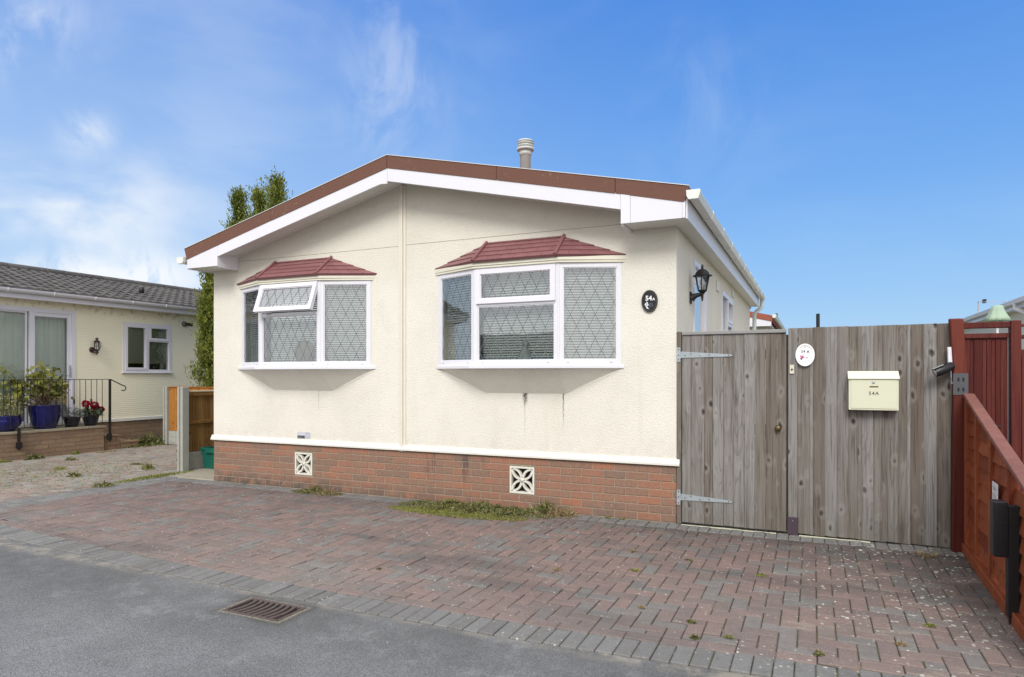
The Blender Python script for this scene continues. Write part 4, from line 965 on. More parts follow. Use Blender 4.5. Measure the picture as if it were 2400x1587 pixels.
for a, b in zip(us, us[1:]): mb.hexa([P(a,topz(a)-.014,-.04),P(a,topz(a)-.014,.040),P(b,topz(b)-.014,.040),P(b,topz(b)-.014,-.04),P(a,topz(a)+.020,-.04),P(a,topz(a)+.020,.040),P(b,topz(b)+.020,.040),P(b,topz(b)+.020,-.04)])
mb.build('capping', m_cap, t, bevel=.004)
t = thing('notice_plate', 'small white notice fixed to the red lap fence', 'sign', tuple(F.P(1.33, .70, .03)))
mb = MB(); F.box(mb, 1.22, 1.40, .668, .800, .031, .035); mb.build('sheet', m_ceramic, t, bevel=.002)
mb = MB(); text_mesh(mb, 'No', .045, lambda a, b, c: F.P(1.31 + a*1.5, .758 + b, .0357)); 
for i in range(3): F.box(mb, 1.245, 1.375 - .02*i, .688 + i*.014, .692 + i*.014, .0353, .0360)
mb.build('print', simple('notice_print', (.18,.19,.18), .6), t)

# black post with a black box near the road
t = thing('black_utility_post', 'black square steel post carrying a tall black box', 'post', (2.415, -1.95, 0))
mb = MB(); mb.box(2.387, 2.447, -1.985, -1.925, .05, .738); mb.box(2.399, 2.425, -1.965, -1.940, -.01, .05); mb.build('post', m_black, t, bevel=.003)
mb = MB(); mb.box(2.311, 2.3862, -1.99, -1.90, .418, .762); bx = mb.build('box', m_blackplastic, t, bevel=.006)
mb = MB(); mb.box(2.345, 2.386, -1.994, -1.9905, .43, .75); mb.box(2.36, 2.386, -1.997, -1.9945, .50, .53); mb.box(2.355, 2.386, -1.997, -1.9945, .62, .64); mb.build('cover', m_blackplastic, bx, bevel=.002)

# tall red gate behind the post, with frame and trellis to the right
t = thing('red_gate', 'tall deep red boarded gate behind the leaning post', 'gate', (2.70, .15, 0))
mb = MB(); gx = [2.535, 2.575, 2.605, 2.668, 2.70, 2.735, 2.765, 2.803, 2.856]
for i, (a, b) in enumerate(zip(gx, gx[1:])): mb.box(a + .001, b - .001, .145 + (.006 if i % 2 else 0), .17, .03, 1.872)
mb.build('boards', m_redgate, t, bevel=.002)
mb = MB(); mb.box(2.533, 2.858, .125, .175, 1.873, 1.915); mb.build('top_rail', m_redgate, t, bevel=.003)
mb = MB(); mb.tube([(2.745, .14, 1.10), (2.745, .10, 1.10), (2.79, .10, 1.09)], .010, 8); mb.lathe((2.745, .145, 1.10), [(.022,0),(.02,-.01)], 12, axis='y'); mb.build('handle', m_black, t)
t = thing('trellis_fence', 'deep red fence with gate frame and open trellis at right edge', 'fence', (3.3, .15, 0))
mb = MB(); mb.box(2.868, 2.942, .10, .20, 0, 2.022); mb.build('post', m_redgate, t, bevel=.004)
mb = MB(); mb.box(2.512, 2.867, .11, .19, 1.962, 2.014); mb.build('lintel', m_redgate, t, bevel=.004)
mb = MB()
for z in (1.965, 1.86, 1.725): mb.box(2.945, 4.4, .13, .16, z, z + (.035 if z < 1.9 else .025))
x = 3.06
while x < 4.4: mb.box(x, x + .03, .162, .18, 1.75, 1.99); x += .16
mb.build('trellis', m_redgate, t, bevel=.002)
mb = MB(); z = .08
while z < 1.66: mb.hexa([(2.945,.120,z),(4.4,.120,z),(4.4,.145,z),(2.945,.145,z),(2.945,.140,z+.115),(4.4,.140,z+.115),(4.4,.15,z+.115),(2.945,.15,z+.115)]); z += .105
mb.build('lap_panel', m_redgate, t)
mb = MB(); mb.box(2.944, 2.975, .10, .165, .0, 1.72); mb.box(2.976, 4.4, .10, .165, 1.68, 1.722); mb.build_each('rail', m_redgate, t, bevel=.003)

# ------------------------------------------------------------------ buildings beyond
def far_home():
    t = thing('far_park_home', 'distant cream park home with rusty red verge seen past the downpipe', 'house', (-3.3, 14.9, 0))
    y0, y1 = 14.5, 22; RX = -3.36
    top = lambda x: 4.165 - .235 * abs(x - RX); xr, xl = .19, -6.9
    mb = MB(); mb.add([(-6.66,14.87,0),(0,14.87,0),(0,14.87,3.1),(RX,14.87,3.9),(-6.66,14.87,3.1)], [(0,1,2,3,4)]); mb.quad((0,14.87,0),(0,y1,0),(0,y1,3.1),(0,14.87,3.1)); mb.quad((-6.66,14.87,0),(-6.66,y1,0),(-6.66,y1,3.1),(-6.66,14.87,3.1)); mb.add([(-6.66,y1,0),(0,y1,0),(0,y1,3.1),(RX,y1,3.9),(-6.66,y1,3.1)], [(4,3,2,1,0)])
    mb.build('wall', m_mintwall, t)
    mb = MB(); mb.prism([(xl,y0,top(xl)),(RX,y0,top(RX)),(xr,y0,top(xr)),(xr-.03,y0,top(xr)-.17),(RX,y0,top(RX)-.17),(xl+.03,y0,top(xl)-.17)], (0, y1-y0+.3, 0)); rf = mb.build('roof', simple('far_roof_red', (.30,.085,.05), .8, .15), t, fixn=True)
    mb = MB(); mb.prism([(xl+.05,y0+.02,top(xl)-.171),(RX,y0+.02,top(RX)-.171),(xr-.05,y0+.02,top(xr)-.171),(xr-.05,y0+.02,3.02),(-.7,y0+.02,3.02),(-.7,y0+.02,3.2),(RX,y0+.02,top(RX)-.36),(-6,y0+.02,3.2),(-6,y0+.02,3.02),(xl+.05,y0+.02,3.02)], (0,.02,0)); mb.build('bargeboard', m_white, t, fixn=True)
    mb = MB(); mb.box(-.7, .14, y0+.041, 14.869, 3.03, 3.05); mb.box(.001, .14, 14.87, y1, 3.03, 3.05); mb.build('soffit', m_soffit, t)
    mb = MB(); mb.prism([(.16,y0-.03,3.36),(.29,y0-.03,3.36),(.26,y0-.03,3.26),(.18,y0-.03,3.26)], (0,7.6,0)); g = mb.build('gutter', m_gutter, t, fixn=True)
    mb = MB(); mb.tube([(.16, 17.2, 3.3), (.16, 17.2, 3.62)], .04, 8); mb.build('roof_vent', m_black, rf)
far_home()
mb = MB(); mb.tube([(1.365, 5.0, 0), (1.365, 5.0, 2.53)], .028, 10); mb.lathe((1.365, 5.0, 2.53), [(.03,0),(.026,.015),(.008,.02)], 10); mb.build('black_pole', m_black, origin=(1.365, 5.0, 0), label='thin black pole standing up behind the grey fence', cat='pole')
# house to the right
t = thing('neighbouring_house', 'pale house with sloping white gutter behind the tall red gate', 'house', (6, 12, 0))
mb = MB(); mb.box(5.38, 12, 9.1, 18.5, 0, 3.06); mb.build('wall', m_mintwall, t)
mb = MB(); mb.prism([(5.22, 8.7, 3.05), (8.7, 8.7, 3.95), (12.2, 8.7, 3.05), (12.2, 8.7, 3.0), (5.22, 8.7, 3.0)], (0, 10, 0)); mb.build('roof', m_tile, t, fixn=True)
mb = MB(); mb.prism([(5.18,8.66,3.16),(5.28,8.66,3.16),(8.7,8.66,4.06),(8.7,8.66,3.90),(5.3,8.66,2.98),(5.18,8.66,2.98)], (0,.03,0)); mb.prism([(12.2,8.66,3.16),(12.1,8.66,3.16),(8.7,8.66,4.06),(8.7,8.66,3.90),(12.1,8.66,2.98),(12.2,8.66,2.98)], (0,.03,0)); mb.build('bargeboard', m_white, t, fixn=True)
mb = MB(); mb.prism([(5.19,8.7,3.10),(5.07,8.7,3.10),(5.09,8.7,3.02),(5.17,8.7,3.02)], (0,9.95,0)); mb.box(5.195, 5.212, 8.7, 18.7, 2.93, 3.08); mb.build('gutter', m_white, t, fixn=True)
mb = MB(); mb.box(5.215, 5.38, 8.75, 18.6, 2.93, 2.95); mb.build('soffit', m_soffit, t)
mb = MB(); mb.tube([(5.12, 9.9, 3.02), (5.12, 9.9, 2.92), (5.30, 9.75, 2.80), (5.33, 9.75, 2.72), (5.33, 9.75, .1)], .045, 10); mb.build('downpipe', m_white, t)
t = thing('tv_aerial', 'thin television aerial on the gutter line of the pale house', 'aerial', (5.3, 13.9, 3.1))
mb = MB(); mb.tube([(5.24, 13.9, 3.05), (5.24, 13.9, 3.47)], .014, 6); mb.build('mast', m_antenna, t)
mb = MB(); mb.tube([(5.24, 13.9, 3.455), (5.24, 11.2, 3.19)], .007, 6)
for i in range(12):
    yy = 13.2 - i * .17; zz_ = 3.455 - (13.9 - yy) * .0981; mb.tube([(5.13, yy, zz_), (5.35, yy, zz_)], .004, 4)
mb.build('elements', m_antenna, t)
mb = MB(); mb.box(5.21, 5.27, 13.15, 13.32, 3.36, 3.45); mb.build('junction_box', m_black, t)
t = thing('parasol', 'folded mint green parasol in front of the pale house', 'parasol', (3.95, 6.0, 0))
pcx, pcy = 4.0, 6.0
mb = MB(); prof = [(.05, 2.665), (.075, 2.655), (.09, 2.60), (.115, 2.53), (.145, 2.47), (.17, 2.415), (.10, 2.41)]; n = 24; vs = []
for r_, z in prof:
    for k in range(n):
        a = 2*math.pi*k/n; q = 1 + (.30 * min(1, r_/.2)) * math.cos(8*a) * (1 if k % 2 else .6); vs.append((pcx + r_*q*math.cos(a), pcy + r_*q*math.sin(a), z + .05*math.sin(3*a)*(r_ > .18)))
mb.add(vs, [(i*n + k, i*n + (k+1) % n, (i+1)*n + (k+1) % n, (i+1)*n + k) for i in range(len(prof)-1) for k in range(n)], None, True); mb.build('canopy', m_parasol, t)
mb = MB(); mb.tube([(pcx, pcy, 0), (pcx, pcy, 2.6)], .02, 8); mb.build('pole', m_white, t)

# ------------------------------------------------------------------ neighbour's home on the left
NX = -12.6
Fn = FR((NX, 0, 0), (0, 1, 0), (1, 0, 0))
nb = thing('neighbour_bungalow', 'pale yellow bungalow with grey tiled roof and white patio door', 'bungalow', (NX, 3, 0))
dz0 = .52
door = (-1.0, 1.735, dz0, 2.86); win = (2.76, 3.965, 1.60, 2.71)
mb = MB(); wallgrid(mb, Fn, -3, 10.5, .55, 3.08, [door, win], reveal=.08); mb.quad((NX,-3,.5),(NX-6,-3,.5),(NX-6,-3,3.1),(NX,-3,3.1)); mb.quad((NX,10.5,.5),(NX-6,10.5,.5),(NX-6,10.5,3.1),(NX,10.5,3.1)); mb.quad((NX-6,-3,.5),(NX-6,10.5,.5),(NX-6,10.5,3.1),(NX-6,-3,3.1))
mb.build('wall', m_nbwall, nb)
mb = MB(); Fn.box(mb, -3.02, 10.5, .515, .585, -.02, .022); mb.build('plinth_trim', m_trim, nb, bevel=.004)
mb = MB(); bricks(mb, FR((NX - .01, 0, 0), (0,1,0), (1,0,0)), 1.7, 10.5, -.02, .512, L=.25); pb = mb.build('plinth', m_brick2, nb, bevel=.003)
mb = MB(); mb.box(NX - .12, NX - .018, -3, 10.5, -.05, .51); mb.build('mortar', m_mortar2, pb)
# roof of concrete tiles with waved courses
RXn, RZn = NX - 3.1, 4.02; EXn, EZn = NX + .28, 3.17
rfm = MB(); NCs = 9; y0n, y1n = -3.3, 10.8; nw = 420; per = .21
for c in range(NCs):
    s0, s1 = c / NCs, (c + 1) / NCs; rows_ = []
    for (s, lift) in ((s0, -.012), (s0, .036), ((s0*.35 + s1*.65), .018), (s1, .006)):
        bx_, bz_ = EXn + (RXn - EXn) * s, EZn + (RZn - EZn) * s; row = []
        for k in range(nw + 1):
            y = y0n + (y1n - y0n) * k / nw; ph = (y / per + .5 * (c % 2)) % 1; wv = .020 * (math.sin(2*math.pi*ph) if ph < .5 else .35*math.sin(2*math.pi*ph)); row.append((bx_ + (.006*math.sin(y*3.1 + c) if lift > .03 else 0), y, bz_ + lift + wv * (1 if lift > 0 else 0) + .004*math.sin(y*1.3)))
        rows_.append(row)
    for r_ in range(3):
        rr = None
        for k in range(nw):
            if k % 3 == 0 or rr is None: rr = (random.Random(c*1000 + k//5).random(), 0, 0)
            rfm.add([rows_[r_][k], rows_[r_][k+1], rows_[r_+1][k+1], rows_[r_+1][k]], [(0,1,2,3)], rr)
rfm.quad((RXn, y0n, RZn), (RXn, y1n, RZn), (RXn - 3.4, y1n, 3.1), (RXn - 3.4, y0n, 3.1))
for yy in (y0n + .05, y1n - .05): rfm.add([(EXn, yy, EZn), (RXn, yy, RZn), (RXn - 3.4, yy, 3.1), (RXn - 3.4, yy, 3.0), (EXn, yy, 3.0)], [(0,1,2,3,4)])
rf = rfm.build('roof', m_tile, nb)
mb = MB(); yy = y0n
while yy < y1n: mb.tube([(RXn, yy, RZn + .02), (RXn, yy + .44, RZn + .024)], .095, 10); yy += .45
mb.build_each('ridge_tile', m_tile, rf)
mb = MB(); mb.lathe((NX - 1.0, 3.95, 3.50), [(.055,0),(.06,.14),(.045,.16)], 12); mb.build('roof_vent', m_black, rf)
mb = MB(); mb.box(NX + .24, NX + .256, y0n + .02, y1n - .02, 2.99, 3.14); mb.box(NX + .001, NX + .24, y0n + .02, y1n - .02, 3.0, 3.012); mb.build('fascia', m_white, nb)
mb = MB(); pr = []
for k in range(9):
    a = math.pi * k / 8; pr.append((NX + .32 - .062*math.cos(a), 3.155 - .07*math.sin(a)))
mb.prism([(x, y0n - .02, z) for x, z in pr], (0, y1n - y0n, 0)); g = mb.build('gutter', m_white, nb, fixn=True)
mb = MB(); yy = y0n + .3
while yy < y1n: mb.tube([(NX + .32 - .068*math.cos(math.pi*k/8), yy, 3.157 - .076*math.sin(math.pi*k/8)) for k in range(9)], .010, 5); yy += .82
mb.build_each('bracket', m_white, g)
# patio door
mb = MB(); Fn.ring(mb, *door, .085, -.06, .012)
Fn.box(mb, .85, .945, dz0 + .085, 2.775, -.055, .004); pd = mb.build('patio_door', m_white, nb, fixn=True)
mb = MB(); Fn.box(mb, 1.575, 1.65, dz0 + .086, 2.774, -.04, -.004); Fn.box(mb, .946, 1.574, 2.70, 2.774, -.04, -.004); Fn.box(mb, .946, 1.574, dz0 + .086, dz0 + .17, -.04, -.004); Fn.ring(mb, -.914, .819, dz0 + .086, 2.774, .03, -.05, -.02); mb.build('door_leaf', m_sash, pd, fixn=True)
mb = MB(); Fn.pane(mb, .946, 1.578, dz0 + .15, 2.70, -.02); Fn.pane(mb, -.886, .792, dz0 + .11, 2.745, -.035); mb.build_each('door_pane', m_glass, pd)
mb = MB(); Fn.box(mb, 1.60, 1.625, 1.50, 1.74, -.003, .022); Fn.box(mb, 1.605, 1.62, 1.42, 1.46, -.003, .012); mb.build('door_handle', m_galv, pd, bevel=.004)
mb = MB(); n = 260; rows_ = []
for k in range(n + 1):
    y = -.98 + 2.68 * k / n; w_ = -.14 + .028*math.sin(y*46 + 1.7*math.sin(y*7)) + .012*math.sin(y*17)
    rows_.append((y, w_))
for (ya, wa), (yb_, wb) in zip(rows_, rows_[1:]): mb.add([Fn.P(ya, .6, wa), Fn.P(yb_, .6, wb), Fn.P(yb_, 2.8, wb*.95), Fn.P(ya, 2.8, wa*.95)], [(0,1,2,3)], (.5,.5,.5), True)
mb.build('curtain', m_curtain, pd)
# small window
mb = MB(); u0, u1, v0, v1 = win; Fn.ring(mb, u0, u1, v0, v1, .062, -.06, .014); Fn.box(mb, 3.335, 3.395, v0 + .062, v1 - .062, -.05, .012); Fn.box(mb, 3.396, u1 - .063, 2.30, 2.345, -.05, .010)
wn = mb.build('window', m_white, nb, fixn=True)
mb = MB(); Fn.ring(mb, u0 + .05, 3.345, v0 + .05, v1 - .05, .055, -.03, .028); Fn.ring(mb, 3.39, u1 - .05, 2.335, v1 - .05, .05, -.03, .028); mb.build('opening_light', m_sash, wn, fixn=True)
mb = MB(); Fn.pane(mb, u0 + .1, 3.30, v0 + .1, v1 - .1, -.015); Fn.pane(mb, 3.42, u1 - .09, 2.37, v1 - .09, -.015); Fn.pane(mb, 3.396, u1 - .06, v0 + .06, 2.30, -.028); mb.build_each('window_pane', m_glass, wn)
mb = MB(); Fn.box(mb, u0, u1, 1.80, v1, -.10, -.095); mb.build('roller_blind', m_roller, wn)
mb = MB(); Fn.box(mb, u0 - .2, u1 + .2, v0 - .3, v1 + .1, -.7, -.68); Fn.box(mb, u0, u1, v0 - .1, v0 + .02, -.68, -.07); Fn.box(mb, u0, u1, v1, v1 + .05, -.68, -.09); Fn.box(mb, -1.0, 1.735, .5, 2.9, -1.2, -1.18); mb.build('room_recess', m_room, nb)
mb = MB(); Fn.box(mb, u0 - .03, u1 + .03, v0 - .025, v0, .0, .045); mb.build('window_sill', m_white, wn, bevel=.003)

def carriage_lamp():
    t = thing('carriage_lamp', 'dark bronze carriage lamp between patio door and small window', 'wall lamp', (NX, 2.10, 2.13)); b = (NX, 2.10, 2.13)
    m_ = simple('bronze_metal', (.045,.018,.014), .45, .2)
    mb = MB(); mb.lathe((NX + .001, 2.075, 2.07), [(.062,0),(.055,.02),(.02,.03)], 16, axis='x'); mb.build('backplate', m_, t)
    c = (NX + .11, 2.11, 2.12); mb = MB(); mb.tube([(NX + .02, 2.075, 2.06), (NX + .06, 2.09, 2.0), (c[0], c[1], 2.01)], .012, 8)
    mb.lathe((c[0], c[1], 1.96), [(.004,0),(.012,.015),(.012,.03),(.035,.04),(.038,.055),(.02,.07),(.045,.085),(.045,.10)], 14)
    for k in range(4):
        a = math.pi/4 + k*math.pi/2; mb.tube([(c[0]+.042*math.cos(a), c[1]+.042*math.sin(a), 2.06), (c[0]+.05*math.cos(a), c[1]+.05*math.sin(a), 2.245)], .006, 5)
    mb.lathe((c[0], c[1], 2.24), [(.058,0),(.05,.02),(.02,.035),(.018,.05),(.042,.056),(.03,.072),(.008,.08),(.005,.10)], 14); mb.build('cage', m_, t)
    mb = MB(); mb.tube([(c[0], c[1] + .05, 2.23), (c[0], c[1] + .085, 2.22), (c[0], c[1] + .085, 2.14), (c[0], c[1] + .045, 2.06)], .007, 6); mb.build('side_scroll', m_, t)
    mb = MB(); mb.lathe((c[0], c[1], 2.06), [(.036,0),(.042,.18)], 12); mb.build('glass', m_lampglass, t)
carriage_lamp()
t = thing('flood_sensor', 'small dark sensor lamp on the yellow wall under the gutter', 'sensor lamp', (NX, 4.38, 2.77))
mb = MB(); mb.lathe((NX + .001, 4.33, 2.77), [(.07,0),(.066,.03),(.03,.05)], 18, axis='x'); mb.build('base', simple('sensor_grey', (.17,.16,.13), .5), t)
mb = MB(); mb.tube([(NX + .04, 4.34, 2.77), (NX + .10, 4.40, 2.765), (NX + .15, 4.46, 2.76)], [.035, .042, .045], 12); mb.build('head', m_black, t)

# veranda, steps, railing
VX0, VX1 = NX + .03, -11.83          # top slab
yA, yB = -3.0, 1.83
def vf(y): return -11.86 + (y + .0) * -.0  # straight front
t = thing('veranda', 'low buff brick veranda with paved top and end steps', 'veranda', (-12.2, 1.0, 0))
mb = MB(); Fv = FR((VX1, 0, 0), (0,1,0), (1,0,0)); bricks(mb, Fv, yA, yB, -.01, .47, L=.25, C=.084); bricks(mb, FR((0, yB, 0), (1,0,0), (0,1,0)), NX, VX1, -.01, .47, L=.25, C=.084)
br = mb.build('brickwork', m_brick2, t, bevel=.003)
mb = MB(); mb.box(NX + .02, VX1 - .008, yA, yB - .008, -.05, .468); mb.build('mortar', m_mortar2, br)
mb = MB(); y = yA
while y < yB + .02: mb.box(NX + .024, VX1 + .025, y + .002, min(y + .45, yB + .03) - .002, .4705, .508); y += .45
mb.build('coping', simple('worn_coping', (.36,.31,.22), .9, .25, 7, bump=.5), t, bevel=.005)
for (ya, yb_, zt_) in ((yB + .035, yB + .38, .30), (yB + .383, yB + .78, .15)):
    mb = MB(); bricks(mb, FR((VX1 - .05, 0, 0), (0,1,0), (1,0,0)), ya, yb_, -.01, zt_ - .035, L=.25, C=.084); mb.box(NX + .03, VX1 - .07, ya, yb_ - .004, -.02, zt_ - .037); mb.box(NX + .03, VX1 - .03, ya, yb_ + .01, zt_ - .034, zt_); mb.build('step', m_brick2, t, bevel=.003)
t = thing('veranda_railing', 'black iron railing with scrolled handrail along the brick veranda', 'railing', (-11.8, 1.0, .2))
RXl = VX1 + .045; zt_, zl = 1.447, .575
mb = MB(); mb.box(RXl - .012, RXl + .012, yA, 1.915, zt_ - .004, zt_ + .008); pts = [(RXl, 1.93, zt_)]
pts += [(RXl, 2.20, 1.315)] + [(RXl, 2.205 + .055*math.sin(a), 1.265 + .055*math.cos(a)) for a in [rad(x) for x in (35, 75, 115, 155, 190, 225)]]
mb.tube(pts, .011, 6); mb.build('handrail', m_black, t)
mb = MB(); mb.box(RXl - .010, RXl + .010, yA, 1.90, zl, zl + .010); mb.build('bottom_rail', m_black, t)
i = 0; y = yA + .06
while y < 1.86:
    mb = MB(); mb.tube([(RXl, y, zl + .01), (RXl, y, zt_)], .0065, 5)
    if i % 6 in (1, 4): mb.lathe((RXl, y, 1.02), [(.007,-.05),(.02,-.035),(.012,-.02),(.022,0),(.012,.02),(.02,.035),(.007,.05)], 8)
    if y > -.3: mb.build('baluster', m_black, t)
    y += .1118; i += 1
for yp, zb_ in ((1.915, .20), (.215, .19), (-1.6, .19)):
    mb = MB(); mb.box(RXl - .020, RXl + .020, yp - .018, yp + .018, zb_ if yp < 1 else .19, zt_ if yp > 1 else zl); mb.box(VX1 + .001, RXl + .022, yp - .04, yp + .035, .21, .34) if yp > 1 else mb.box(VX1 + .001, RXl + .024, yp - .03, yp + .045, .21, .32)
    mb.build('post', m_black, t, bevel=.002)

# plants -----------------------------------------------------------------
def leaf(mb, p, d, ln, wd, rnd=None, up=None):
    d = Vector(d).normalized(); s = d.cross(Vector((R.uniform(-1,1), R.uniform(-1,1), R.uniform(-1,1)))).normalized(); p = Vector(p)
    mb.add([p, p + d*ln*.45 + s*wd, p + d*ln, p + d*ln*.45 - s*wd], [(0,1,2,3)], rnd)
def pot(name, label, c, prof, mat, group=None):
    t = thing(name, label, 'plant pot', c, group); mb = MB(); mb.lathe(c, prof, 28); mb.build('pot', mat, t)
    r_, h = prof[-1]; mb = MB(); mb.lathe((c[0], c[1], c[2] + h - .035), [(.01, 0), (r_*.93, .0), (r_*.93, .005)], 20); mb.build('soil', m_soil, t); return t
VT = .509
cz = (-12.17, .885, VT)
t = pot('shrub_pot', 'large cobalt blue glazed pot holding a leafy yellow green shrub', cz, [(.17, 0), (.185, .01), (.235, .18), (.262, .36), (.262, .435), (.268, .445), (.262, .455), (.245, .455)], m_bluepot)
mb = MB(); lv = MB()
for k in range(26):
    ty = R.uniform(-.62, .42); tz = R.uniform(.25, 1.18) - abs(ty)*.25; tx = R.uniform(-.22, .26); tip = (cz[0] + tx, cz[1] + ty, cz[2] + .45 + tz * .72)
    if tip[1] > cz[1] + .25 and tip[2] > VT + 1.02: continue
    b0 = (cz[0] + R.uniform(-.05,.05), cz[1] + R.uniform(-.05,.05), cz[2] + .42); md = tuple((a + c)/2 + R.uniform(-.05,.05) for a, c in zip(b0, tip)); mb.tube([b0, md, tip], [.010, .007, .003], 5)
    for q in range(R.randint(16, 26)):
        s = R.uniform(.55, 1.05); p = Vector(b0).lerp(Vector(tip), s) + Vector((R.gauss(0,.05), R.gauss(0,.06), R.gauss(0,.05)))
        leaf(lv, p, (R.uniform(-1,1), R.uniform(-1,1), R.uniform(-.8,.4)), R.uniform(.075,.115), R.uniform(.032,.052))
mb.build('stem', m_bark, t); lv.build('foliage', m_shrub, t)
cz = (-12.17, .16, VT)
t = pot('round_blue_pot', 'wide blue glazed pot with pale variegated plant at left edge', cz, [(.16, 0), (.18, .01), (.27, .12), (.285, .20), (.262, .27), (.272, .285), (.26, .29)], m_bluepot)
lv = MB()
for k in range(900):
    a = R.uniform(0, 2*math.pi); r_ = .27*math.sqrt(R.random()); h = .42*R.random()*(1 - (r_/.36)**2); leaf(lv, (cz[0] + r_*math.cos(a), cz[1] + r_*math.sin(a), cz[2] + .28 + h), (math.cos(a), math.sin(a), R.uniform(.1,1.5)), .04, .012)
lv.build('foliage', leafmat('variegated_leaves', (.14,.16,.05), (.38,.37,.16), (.62,.60,.38)), t)
cz = (-12.12, 1.36, VT)
t = pot('silver_plant_pot', 'dark bowl planter with silvery trailing foliage beside the red flowers', cz, [(.10, 0), (.105, .01), (.14, .14), (.155, .19), (.162, .20), (.15, .205)], m_darkpot)
lv = MB()
for k in range(330):
    a = R.uniform(0, 2*math.pi); r_ = .17*math.sqrt(R.random()); h = .20*R.random()*(1 - (r_/.25)**2); leaf(lv, (cz[0] + r_*math.cos(a), cz[1] + r_*math.sin(a), cz[2] + .18 + h), (math.cos(a), math.sin(a), R.uniform(-.4,1.2)), R.uniform(.05,.09), .010)
lv.build('foliage', m_silver, t)
cz = (-12.10, 1.725, VT)
t = pot('geranium_pot', 'dark round pot with crimson geranium flowers near railing end', cz, [(.10, 0), (.105, .01), (.14, .14), (.150, .20), (.165, .21), (.165, .225), (.15, .225)], m_darkpot)
lv = MB()
for k in range(300):
    a = R.uniform(0, 2*math.pi); r_ = .19*math.sqrt(R.random()); h = .17*R.random()*(1 - (r_/.26)**2); leaf(lv, (cz[0] + r_*math.cos(a), cz[1] + r_*math.sin(a), cz[2] + .2 + h), (math.cos(a), math.sin(a), R.uniform(-.4,1.2)), R.uniform(.04,.07), .022)
lv.build('foliage', leafmat('geranium_leaves', (.03,.06,.02), (.10,.15,.06), (.35,.40,.30)), t)
for (dx, dy, dz, rr_) in ((.02, -.11, .45, .072), (.05, .04, .42, .075), (.03, .09, .36, .065), (.03, .21, .325, .045)):
    c = Vector((cz[0] + dx, cz[1] + dy, cz[2] + dz)); mb = MB()
    for k in range(190):
        v = Vector((R.gauss(0,1), R.gauss(0,1), R.gauss(0,.8))).normalized() * rr_ * R.uniform(.5,1); leaf(mb, c + v*.8, v, .032, .018)
    mb.tube([(cz[0], cz[1], cz[2] + .2), c], .004, 4, rnd=(0,0,0)); mb.build('flower_head', m_petal, t)

# conifer behind the left boundary
def conifer(label, base, cols, hgt):
    t = thing('conifer_tree', label, 'tree', base); lv = MB(); tr = MB(); b = Vector(base)
    for (dx, dy, r0, z0, h, n) in cols:
        tr.tube([(b.x + dx*.4, b.y + dy*.4, 0), (b.x + dx, b.y + dy, h*.5), (b.x + dx, b.y + dy, h*.96)], [.07, .045, .01], 7)
        # upright sprays gathered in ragged clumps over the surface, many small scale leaves on each
        def env(s_, a, z): return r0 * min(1, (1.03 - s_) ** .75 * 1.25) * (.78 + .22*math.sin(a*3 + dx*7 + z*3.1) + .16*math.sin(z*9 + a*2 + dx*5))
        def spray(p0, out, L, cb):
            d = (Vector((math.cos(out), math.sin(out), 0)) * R.uniform(.12,.55) + Vector((0,0,1))).normalized()
            for q in range(6):
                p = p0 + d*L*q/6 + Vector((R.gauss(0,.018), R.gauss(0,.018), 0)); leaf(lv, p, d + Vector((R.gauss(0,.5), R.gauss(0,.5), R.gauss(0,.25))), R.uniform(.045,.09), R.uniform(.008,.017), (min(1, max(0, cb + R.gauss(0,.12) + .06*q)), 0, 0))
        for k in range(int(n * .35)):                     # inner sprays coloured dark to paint the shade inside the crown
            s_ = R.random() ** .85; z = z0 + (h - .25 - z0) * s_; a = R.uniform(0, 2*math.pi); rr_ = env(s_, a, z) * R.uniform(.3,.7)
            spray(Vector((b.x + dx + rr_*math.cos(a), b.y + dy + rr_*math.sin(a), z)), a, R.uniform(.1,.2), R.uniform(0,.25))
        for k in range(int(n / 11)):
            s_ = R.random() ** .8; z = z0 + (h - .16 - z0) * s_; a = R.uniform(0, 2*math.pi); rr_ = env(s_, a, z) * R.uniform(.72,1.03); cb = R.uniform(.25,.75); cs = R.uniform(.04,.10)
            c0 = Vector((b.x + dx + rr_*math.cos(a), b.y + dy + rr_*math.sin(a), z))
            for m_ in range(14):
                spray(c0 + Vector((R.gauss(0,cs), R.gauss(0,cs), R.gauss(0,cs*1.3))), a + R.gauss(0,.6), R.uniform(.10,.26), cb)
    tr.build('trunk', m_bark, t); lv.build('crown', m_conifer, t)
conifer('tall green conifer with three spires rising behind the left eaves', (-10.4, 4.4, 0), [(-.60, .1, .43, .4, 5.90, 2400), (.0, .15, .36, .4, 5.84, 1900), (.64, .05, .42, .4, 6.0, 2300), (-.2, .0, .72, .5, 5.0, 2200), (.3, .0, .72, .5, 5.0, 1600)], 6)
conifer('slim green conifer column against the left end of the cream wall', (-10.82, 3.75, 0), [(-.18, .0, .34, .6, 4.05, 2600), (.30, .1, .38, .6, 4.7, 1200)], 4)

